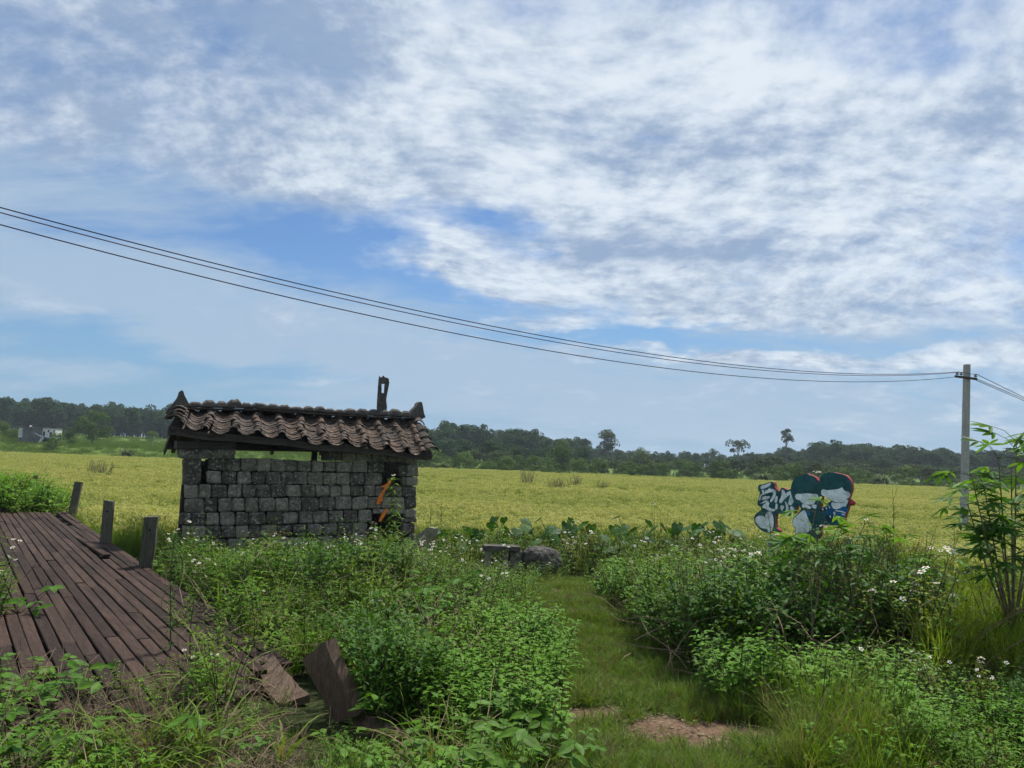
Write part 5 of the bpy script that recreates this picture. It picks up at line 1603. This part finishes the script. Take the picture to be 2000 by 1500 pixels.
PH = {}
for k, me in enumerate(P_): PH[k] = max(v.co.z for v in me.vertices)
y = 2.6
while y < 18:
    st = .125 if y < 5.4 else (.15 if y < 9 else (.18 if y < 12 else .23))
    wl = -.72 * y - 1.5; wr = .72 * y + 1.5
    x = wl
    while x < wr:
        X = x + rs.uniform(-.5, .5) * st; Y = y + rs.uniform(-.5, .5) * st; x += st
        a, l = deck_co(X, Y)
        if -.02 < a < NP * PW + .06 and -.3 < l < DLEN + .35:
            pk, _ = pix((X, Y, DE))
            if rs.random() > (.10 if a > NP * PW - .12 else (.45 if pk > 350 + 25 * mnoise(Vector((X * 3, Y * 3, 1))) and Y < 6.9 else 0)): continue
        if Y > 12.4 and is_rice(X, Y) : continue
        if X > 3.2 and Y > 6.0 and X > .52 * Y + .12 + .5 * mnoise(Vector((X * .8, Y * .8, 12))) and rs.random() < .9: continue
        pd = path_d(X, Y)
        if pd < -.02: continue
        # keep out of the hut
        ux = (X - WL[0]) * wdir[0] + (Y - WL[1]) * wdir[1]; uy = (X - WL[0]) * win[0] + (Y - WL[1]) * win[1]
        if -.1 < ux < WLEN + .1 and -.05 < uy < HD + .3: continue
        if pd < .10 and rs.random() < .4: continue
        if dirt_at(X, Y) > .45 and rs.random() < .8: continue
        n1 = mnoise(Vector((X * .75, Y * .75, 2.0))); n2 = mnoise(Vector((X * .9, Y * .9, 21.0)))
        left = X < np.interp(Y, PATH_Y, PATH_X)
        if Y > 11.2 and X > -1.4: left = False
        k, s = species(X, Y, pd, left, n1, n2)
        z = G(X, Y)
        bump_ = 1 + .75 * mnoise(Vector((X * 1.3, Y * 1.3, 9))) + .12 * rs.normal()
        if a < 0 and 5 < Y < 17 and X < -4.2 * Y / 10 - 1.2: s *= .55
        if pd < .4: s *= .72 + .7 * pd
        s *= max(bump_, .4)
        rm = room(X, Y, z); hmax = PH[k] * s
        if rs.random() < (.045 if Y > 6 else (.012 if Y > 5.4 or X > .3 else 0)) and not (-.9 < X < .4 and Y > 8) and a < -.3:
            d_ = (np.array([X, Y, z]) - C_) @ F_; hs = max(rm, .25) + rs.uniform(8, 42) * d_ / FPX
            if hs < 1.5: sp_.add((X, Y, z - .01), hs / 1.0 * rs.uniform(.85, 1.05), int(ST[rs.integers(5)]), .10)
        if hmax > rm: s *= max(rm, 0) / hmax * rs.uniform(.5, 1.0)
        if s < .16: continue
        if PH[k] * s < .12 and k not in VN: k = int(PG[0]); s = 1.1
        sp_.add((X, Y, z - .01), s, int(k), .12)
    y += st
# weeds climbing past the far left of the boardwalk
for _ in range(2600):
    X = rs.uniform(-17, -8.3); Y = rs.uniform(15.2, 24)
    a, l = deck_co(X, Y)
    if -.05 < a < NP * PW + .1 and l > -.25: continue
    z = G(X, Y); pq, _ = pix((X, Y, z))
    if pq > 125 + 30 * mnoise(Vector((X, Y, 3))): continue
    z = G(X, Y); s = rs.uniform(.8, 1.6); k = int(rs.choice([BR[0], BT[0], HB[1], BT[1], LG[0], HB[2], MD[0]])); rm = room(X, Y, z)
    px_, _ = pix((X, Y, z)); cy = np.interp(px_, [-200, 0, 90, 130, 160], [905, 915, 945, 985, 1010]); dep = (np.array([X, Y, z]) - C_) @ F_
    rm = (C_ + ray(px_, cy) * dep / FPX)[2] - z
    s = max(rm, .2) * rs.uniform(.55, 1.0) / PH[k]
    sp_.add((X, Y, z), s, k, .1)
for _ in range(60):     # left margin, hanging over the deck
    X = rs.uniform(-5.6, -4.35); Y = -X * 1.5 + rs.uniform(-.2, .5)
    a, l = deck_co(X, Y)
    if a < NP * PW - .05: continue
    sp_.add((X, Y, 0), rs.uniform(.7, 1.2), int(rs.choice(HB + HF[:1])), .2)
sp_.build("weeds", P_, "tangle of wild green weeds with small white daisy-like flowers on both sides of the path", "weeds")
print("weeds", len(sp_.p))

# grass of the path, bare soil left open
sp_ = Spots()
for _ in range(12500):
    Y = 3.0 + 10 * rs.random() ** 1.1; c = np.interp(Y, PATH_Y, PATH_X); w = np.interp(Y, PATH_Y, PATH_W) + .35
    X = c + rs.uniform(-w, w)
    dv = dirt_at(X, Y)
    if dv > .38 and rs.random() < .97: continue
    nn = mnoise(Vector((X * 2.4, Y * 2.4, 4)))
    big_ = rs.random() < .06 + (.06 if Y < 4.6 else .0)
    if big_: sp_.add((X, Y, G(X, Y) - .005), rs.uniform(.16, .36), int(LG[rs.integers(3)]), .3)
    else: sp_.add((X, Y, G(X, Y) - .002), rs.uniform(.45, 1.05) * (1 + .8 * nn), int(PG[rs.integers(4)]), .25)
for _ in range(260):
    cx, cy, rx, ry, a = DIRT[rs.integers(5)]
    X, Y = cx + rs.normal(0, rx * .8), cy + rs.normal(0, ry * .8); sp_.add((X, Y, G(X, Y) + .002), rs.uniform(.5, 1.1), int(LT[rs.integers(2)]), .1)
for _ in range(34):
    X, Y = (rs.normal(-1.75, .22), rs.normal(5.0, .2)) if rs.random() < .35 else (rs.normal(-2.4, .6), rs.normal(4.3, .2))
    if X > -1.35: continue
    sp_.add((X, Y, G(X, Y) + rs.uniform(.0, .08)), rs.uniform(.4, .65), int(DT[rs.integers(3)]), .2)
for cx, cy, n_, s_ in ((1.10, 3.98, 26, .5), (1.75, 4.15, 34, .8), (2.0, 4.5, 30, .9), (.62, 4.2, 12, .35), (1.5, 5.3, 14, .4)):
    for _ in range(n_):
        X, Y = cx + rs.normal(0, .12), cy + rs.normal(0, .10); sp_.add((X, Y, G(X, Y)), rs.uniform(.7, 1.1) * s_, int(LG[rs.integers(3)]), .2)
sp_.build("path_grass", P_, "short worn grass covering the narrow footpath", "grass")

# grass green patch round the pole and behind the thicket
sp_ = Spots()
for _ in range(5200):
    X = rs.uniform(3.4, 24); Y = rs.uniform(6.2, 30) if rs.random() < .6 else rs.uniform(6.2, 11); X = X if Y > 12 else rs.uniform(3.1, 9)
    if X < .52 * Y + .05: continue
    if abs(Y - 21.5) > 3.2 and rs.random() < .8 and Y > 10: continue
    sp_.add((X, Y, G(X, Y)), rs.uniform(.8, 1.25), int(LY[rs.integers(2)]) if rs.random() < .75 else int(LG[rs.integers(3)]), .12)
sp_.build("field_margin_grass", P_, "long green grass between the thicket and the utility pole", "grass")

# ---- plants one can pick out, each with its leaves
def heart_leaf(L, seed):
    """broad heart-shaped blade hanging from its petiole top, with a raised midrib fold"""
    r = random.Random(seed); b = MB()
    prof = [(-.28, .16), (-.22, .34), (-.05, .44), (.15, .46), (.38, .40), (.62, .27), (.85, .10)]
    V = [(0, 0, 0)]; n = len(prof)
    for sgn in (1, -1):
        for t, w in prof: V.append((sgn * w * L, t * L, -.10 * L * (w / .46) ** 2 + r.uniform(-.02, .02) * L - .12 * L * t * t))
    V.append((0, L, -.16 * L)); V += [(0, t * L, .03 * L - .12 * L * t * t) for t, w in prof[2:]]
    tip = 2 * n + 1; mid0 = tip + 1
    for k, off in enumerate((1, 1 + n)):
        fs = [(0, off, off + 1), (0, off + 1, off + 2), (0, off + 2, mid0)]
        for i in range(2, n - 1): fs += [(mid0 + i - 2, off + i, off + i + 1, mid0 + i - 1)]
        fs.append((mid0 + n - 3, off + n - 1, tip))
        if k: fs = [tuple(reversed(f)) for f in fs]
        if k == 0: b.add(V, fs)
        else: b.f += fs; b.m += [0] * len(fs)
    return b


taro_meshes = []
def taro(px, py, h, n, L, seed, label, mt=None, yellow=False):
    P = at(px, 1000, py); r = random.Random(seed); P[2] = G(P[0], P[1])
    root = empty("taro_plant", (P[0], P[1], G(P[0], P[1])), r.uniform(0, 6)); tag(root, label, "taro", "broad-leaved taro plants before the rice")
    for k in range(n):
        a = 2 * PI * k / n + r.uniform(-.4, .4); hh = h * r.uniform(.62, 1.0); rr = h * r.uniform(.22, .5)
        b = heart_leaf(L * r.uniform(.75, 1.1), seed * 10 + k)
        T_ = Vector((math.cos(a) * rr, math.sin(a) * rr, hh))
        M = Matrix.Translation(T_) @ Matrix.Rotation(a - PI / 2, 4, "Z") @ Matrix.Rotation(r.uniform(-1.0, -.3), 4, "X") @ Matrix.Rotation(r.uniform(-.3, .3), 4, "Y")
        b.v = [tuple(M @ Vector(v)) for v in b.v]
        b.tube([(0, 0, 0), T_ * .5 + Vector((0, 0, .12 * h)), T_], [.014, .010, .006], 5, 1, cap=False)
        o = b.build("leaf", [M_yellowl if (yellow and k == 0) else M_taro, M_stem], root, smooth=False)
        if yellow and k == 0: o["label"] = "yellowed leaf"


TT = [(900, 14.0, 1024, 6, 0.265, "taro clump with broad dark leaves just right of the leaning slab"), (955, 14.6, 1016, 6, 0.234, "taro clump behind the stone bench seat"), (1010, 15.0, 1020, 6, 0.250, "taro clump above the right end of the bench"),
      (1062, 14.4, 1028, 6, 0.250, "taro clump behind the boulder"), (1118, 14.8, 1024, 7, 0.265, "dark taro clump right of the boulder"), (1170, 13.8, 1022, 8, 0.281, "tall dark taro clump at the head of the path"),
      (1212, 13.4, 1030, 7, 0.281, "taro clump with one yellowed leaf, at the head of the path"), (1262, 14.4, 1022, 6, 0.265, "taro clump between the path head and the sign"), (1322, 14.6, 1010, 7, 0.281, "taro clump standing highest against the rice left of the sign"),
      (1372, 14.6, 1010, 6, 0.312, "taro clump with big flat leaves left of the sign"), (1420, 14.4, 1020, 6, 0.265, "taro clump nearest the sign's lettering"), (868, 14.8, 1022, 5, 0.250, "taro clump at the field edge right of the hut"),
      (990, 16.0, 1004, 5, 0.234, "taro clump whose leaf tips stand against the rice above the bench"), (1240, 16.2, 1006, 5, 0.250, "taro clump against the rice behind the yellow-leaved one"), (1090, 16.2, 1010, 5, 0.234, "farther taro clump against the rice above the boulder")]
for i, (px, dep, py, n_, L, lab) in enumerate(TT):
    P = at(px, py, dep); taro(px, dep, P[2] - G(P[0], P[1]), n_, L, i + 1, lab, yellow=(i == 6))


CM = []
for k in range(5):
    for mm in (M_cass, M_cassy):
        r = np.random.default_rng(500 + k); b = MB(); nl = [7, 6, 5, 7, 5][k]
        b.tube([(0, 0, 0), (0, .09, .03), (0, .17, .02)], [.0025, .002, .002], 4, 1, cap=False)
        for j in range(nl):
            a = (j - (nl - 1) / 2) * (4.0 / nl) + r.uniform(-.1, .1); L = .155 * (1 - .25 * abs(a) / 2) * r.uniform(.9, 1.1)
            d = np.array([math.sin(a), math.cos(a), r.uniform(-.35, -.05)])
            b.leaf((0, .17, .02), d, (0, 0, 1), L, L * .27, 0, .18, r.uniform(.02, .2))
        CM.append(b.mesh("leaf", [mm, M_stem]))


def cassava(base, tips, label, nleaf, seed, young=.15, scl=1.0, thick=.011):
    r = random.Random(seed); base = Vector(base)
    root = empty("cassava_plant", base); tag(root, label, "cassava")
    fk = Vector((0, 0, .28)) + Vector((r.uniform(-.02, .02), 0, 0))
    m = MB(); m.tube([(0, 0, -.05), fk * .5, fk], [thick * 1.5, thick * 1.3, thick * 1.2], 6, 0)
    for t in tips:
        T_ = Vector(t) - base; mdl = fk.lerp(T_, .5) + Vector((T_.x * .06, T_.y * .06, -.03))
        m.tube([fk, mdl, T_], [thick, thick * .8, thick * .4], 5, 0)
        for k in range(nleaf):
            u = r.uniform(.55, 1.0) if k > 2 else 1.0
            q_ = mdl.lerp(T_, u * 2 - 1) if u > .5 else fk.lerp(mdl, u * 2)
            o = link("leaf", CM[2 * r.randrange(5) + (1 if (u > .9 and r.random() < young * 3) else 0)], root, q_, (r.uniform(-.35, .65), r.uniform(-.35, .35), r.uniform(0, 6.28)), scl * r.uniform(.75, 1.15))
    m.build("stem", M_casst, root)
    return root


gb = ground_px(1982, 1300)
cassava(gb, [at(1985, 862, 6.5), at(1950, 895, 6.2), at(1898, 930, 6.0), at(1890, 985, 6.3), at(1950, 985, 6.9), at(2045, 850, 6.8), at(2090, 930, 6.3), at(1980, 1030, 6.2), at(1975, 915, 6.6), at(1922, 950, 6.4), at(2020, 900, 6.3), at(1935, 1030, 6.4)],
        "tall cassava shrub at the right edge in front of the utility pole", 11, 3, .16, 1.15, .010)
gb = ground_px(1595, 1330)
cassava((gb[0] + .25, gb[1] + 1.2, G(gb[0], gb[1] + 1.2)), [at(1592, 1000, 7.0), at(1560, 1075, 7.0), at(1625, 1060, 7.1)], "bright-tipped cassava plant in front of the sign's two figures", 10, 5, .34, 1.25, .008)
gb = ground_px(1700, 1310)
cassava((gb[0], gb[1] + 1.2, G(gb[0], gb[1] + 1.2)), [at(1690, 1022, 7.4), at(1735, 1050, 7.4), at(1665, 1050, 7.4)], "cassava plant with pale leaves just right of the sign", 8, 6, .2, 1.0, .008)
gb = ground_px(1820, 1290)
cassava((gb[0], gb[1] + 1.0, G(gb[0], gb[1] + 1.0)), [at(1835, 1085, 7.3), at(1790, 1110, 7.2)], "low cassava plant among stems between the sign and the utility pole", 7, 7, .3, .9, .008)


def stalk(px, pyb, pyt, dep, label, seed, name="tall_weed", leafy=30, L=.09, cat="weed", lean=0.0, flower_=True, mt=None, bare=.0, wdt=.26, br=0):
    B = at(px, pyb, dep); T_ = at(px + lean, pyt, dep); gz = G(B[0], B[1]); r = np.random.default_rng(seed)
    root = empty(name, (B[0], B[1], gz)); tag(root, label, cat)
    e = np.array([T_[0] - B[0], 0, T_[2] - gz]); m = MB(); pts = [e * t + np.array([.02 * math.sin(t * 5 + seed), .02 * math.cos(t * 4), 0]) * t for t in np.linspace(0, 1, 7)]
    m.tube(pts, [.006, .0055, .005, .0045, .004, .003, .0015], 5); c = MB()
    for k in range(br):
        t = r.uniform(.35, .9); a = r.uniform(0, 6.28); s0 = e * t; s1 = s0 + np.array([math.cos(a) * .16, math.sin(a) * .16, .16]) * r.uniform(.6, 1.2)
        m.tube([s0, s1], [.0025, .001], 3, cap=False)
        for j in range(4): c.leaf(s0 + (s1 - s0) * r.uniform(.4, 1), rdir(r, .5), (0, 0, 1), L * .4, L * .12, 0, segs=1)
    for k in range(leafy):
        t = bare + (1 - bare) * k / leafy; a = k * 2.4 + r.uniform(-.3, .3); q_ = e * t
        c.leaf(q_, (math.cos(a), math.sin(a), r.uniform(-.1, .6)), (0, 0, 1), L * r.uniform(.7, 1.2) * (1.1 - .5 * t), L * wdt, 0, .1, r.uniform(.3, .9))
    m.build("stem", M_stem, root)
    if leafy or br: c.build("foliage", mt or M_weed, root)
    if flower_:
        f = MB()
        for k in range(4): flower(f, e + np.array([r.normal(0, .03), r.normal(0, .03), r.uniform(0, .05)]), r, 0, 1, .014)
        f.build("flower", [M_petal, M_disc], root)


stalk(772, 1150, 930, 10.4, "tall leafy weed standing before the orange paint marks on the hut", 1, leafy=80, L=.17, lean=-8, bare=.25, br=4)
stalk(331, 1300, 1030, 5.6, "tall dark narrow weed beside the boardwalk in front of the nearest post", 2, leafy=60, L=.07, mt=M_darkl, bare=.05, br=10, flower_=False)
stalk(372, 1300, 1150, 5.4, "shorter dark stalk right of the tall narrow weed by the boardwalk", 3, leafy=30, L=.06, mt=M_darkl, br=6, flower_=False)
stalk(1528, 1200, 985, 8.6, "branching grey-green stalk crossing the sign's white heart", 4, leafy=0, br=14, mt=M_feather, flower_=False, lean=-28)
stalk(1738, 1130, 955, 8.2, "thin bare stalk with a few buds between the sign and the pole", 5, leafy=5, L=.05, br=7, lean=14, mt=M_feather, flower_=False)
stalk(1640, 1150, 928, 8.8, "thin stalk whose small pale flower tops the taller painted head", 6, leafy=4, L=.05, br=3, lean=-38, mt=M_feather)
stalk(590, 1300, 1170, 5.6, "dry bare brown stalk above the broken beam end", 7, leafy=0, br=5, mt=M_feather, flower_=False, lean=10)
stalk(862, 1120, 968, 12.6, "bushy wild weed at the right end of the hut against the rice", 8, leafy=46, L=.10, mt=M_weed, br=18, flower_=False)
stalk(840, 1115, 985, 12.4, "leafy stalk close beside the hut's right wall", 9, leafy=36, L=.10, mt=M_weed, br=10, flower_=False)
# bare leaning stems showing in the right thicket
m = MB(); r_ = random.Random(8)
for _ in range(60):
    px, py = r_.uniform(1560, 1900), r_.uniform(1170, 1270); P = ground_px(px, py + 60)
    e = Vector((r_.uniform(-.35, .35), r_.uniform(-.2, .2), r_.uniform(.7, 1.1))); P = Vector((P[0], P[1] + r_.uniform(0, 1), G(P[0], P[1])))
    m.tube([P, P + e * .5 + Vector((0, 0, .05)), P + e], [.006, .005, .002], 4, cap=False)
tag(m.build("bare_stems", M_casst), "bare brown stems of old weeds leaning in the right-hand thicket", "stems", kind="stuff")

# scrap of pale plastic on the verge
m = MB(); P = ground_px(1868, 1488)
m.add([(-.02, 0, .0), (.02, .005, .004), (.022, .01, .035), (-.005, .012, .048), (-.024, .006, .03), (0, .0, .022)], [(0, 1, 5), (1, 2, 5), (2, 3, 5), (3, 4, 5), (4, 0, 5)])
sol = m.build("plastic_scrap", M_sheet, None, loc=(P[0], P[1] + .02, P[2] + .12)); tag(sol, "crumpled scrap of pale plastic in the weeds at the bottom right", "litter")
# ------------------------------------------------------------------ haze (the air between here and the ridges)
hb = MB(); hb.box(-1560, 1560, -60, 1560, -9, 32)
hm = bpy.data.materials.new("haze_air"); hm.use_nodes = True; hm.node_tree.nodes.clear()
vo = hm.node_tree.nodes.new("ShaderNodeVolumePrincipled"); vo.inputs["Color"].default_value = (.80, .90, 1, 1)
vo.inputs["Density"].default_value = .00035; vo.inputs["Anisotropy"].default_value = .2
ho = hm.node_tree.nodes.new("ShaderNodeOutputMaterial"); hm.node_tree.links.new(vo.outputs[0], ho.inputs["Volume"])
tag(hb.build("haze", hm), kind="stuff")
print("TRIS", sum(len(o.data.polygons) * 2 for o in scene.objects if o.type == "MESH"), len(scene.objects))
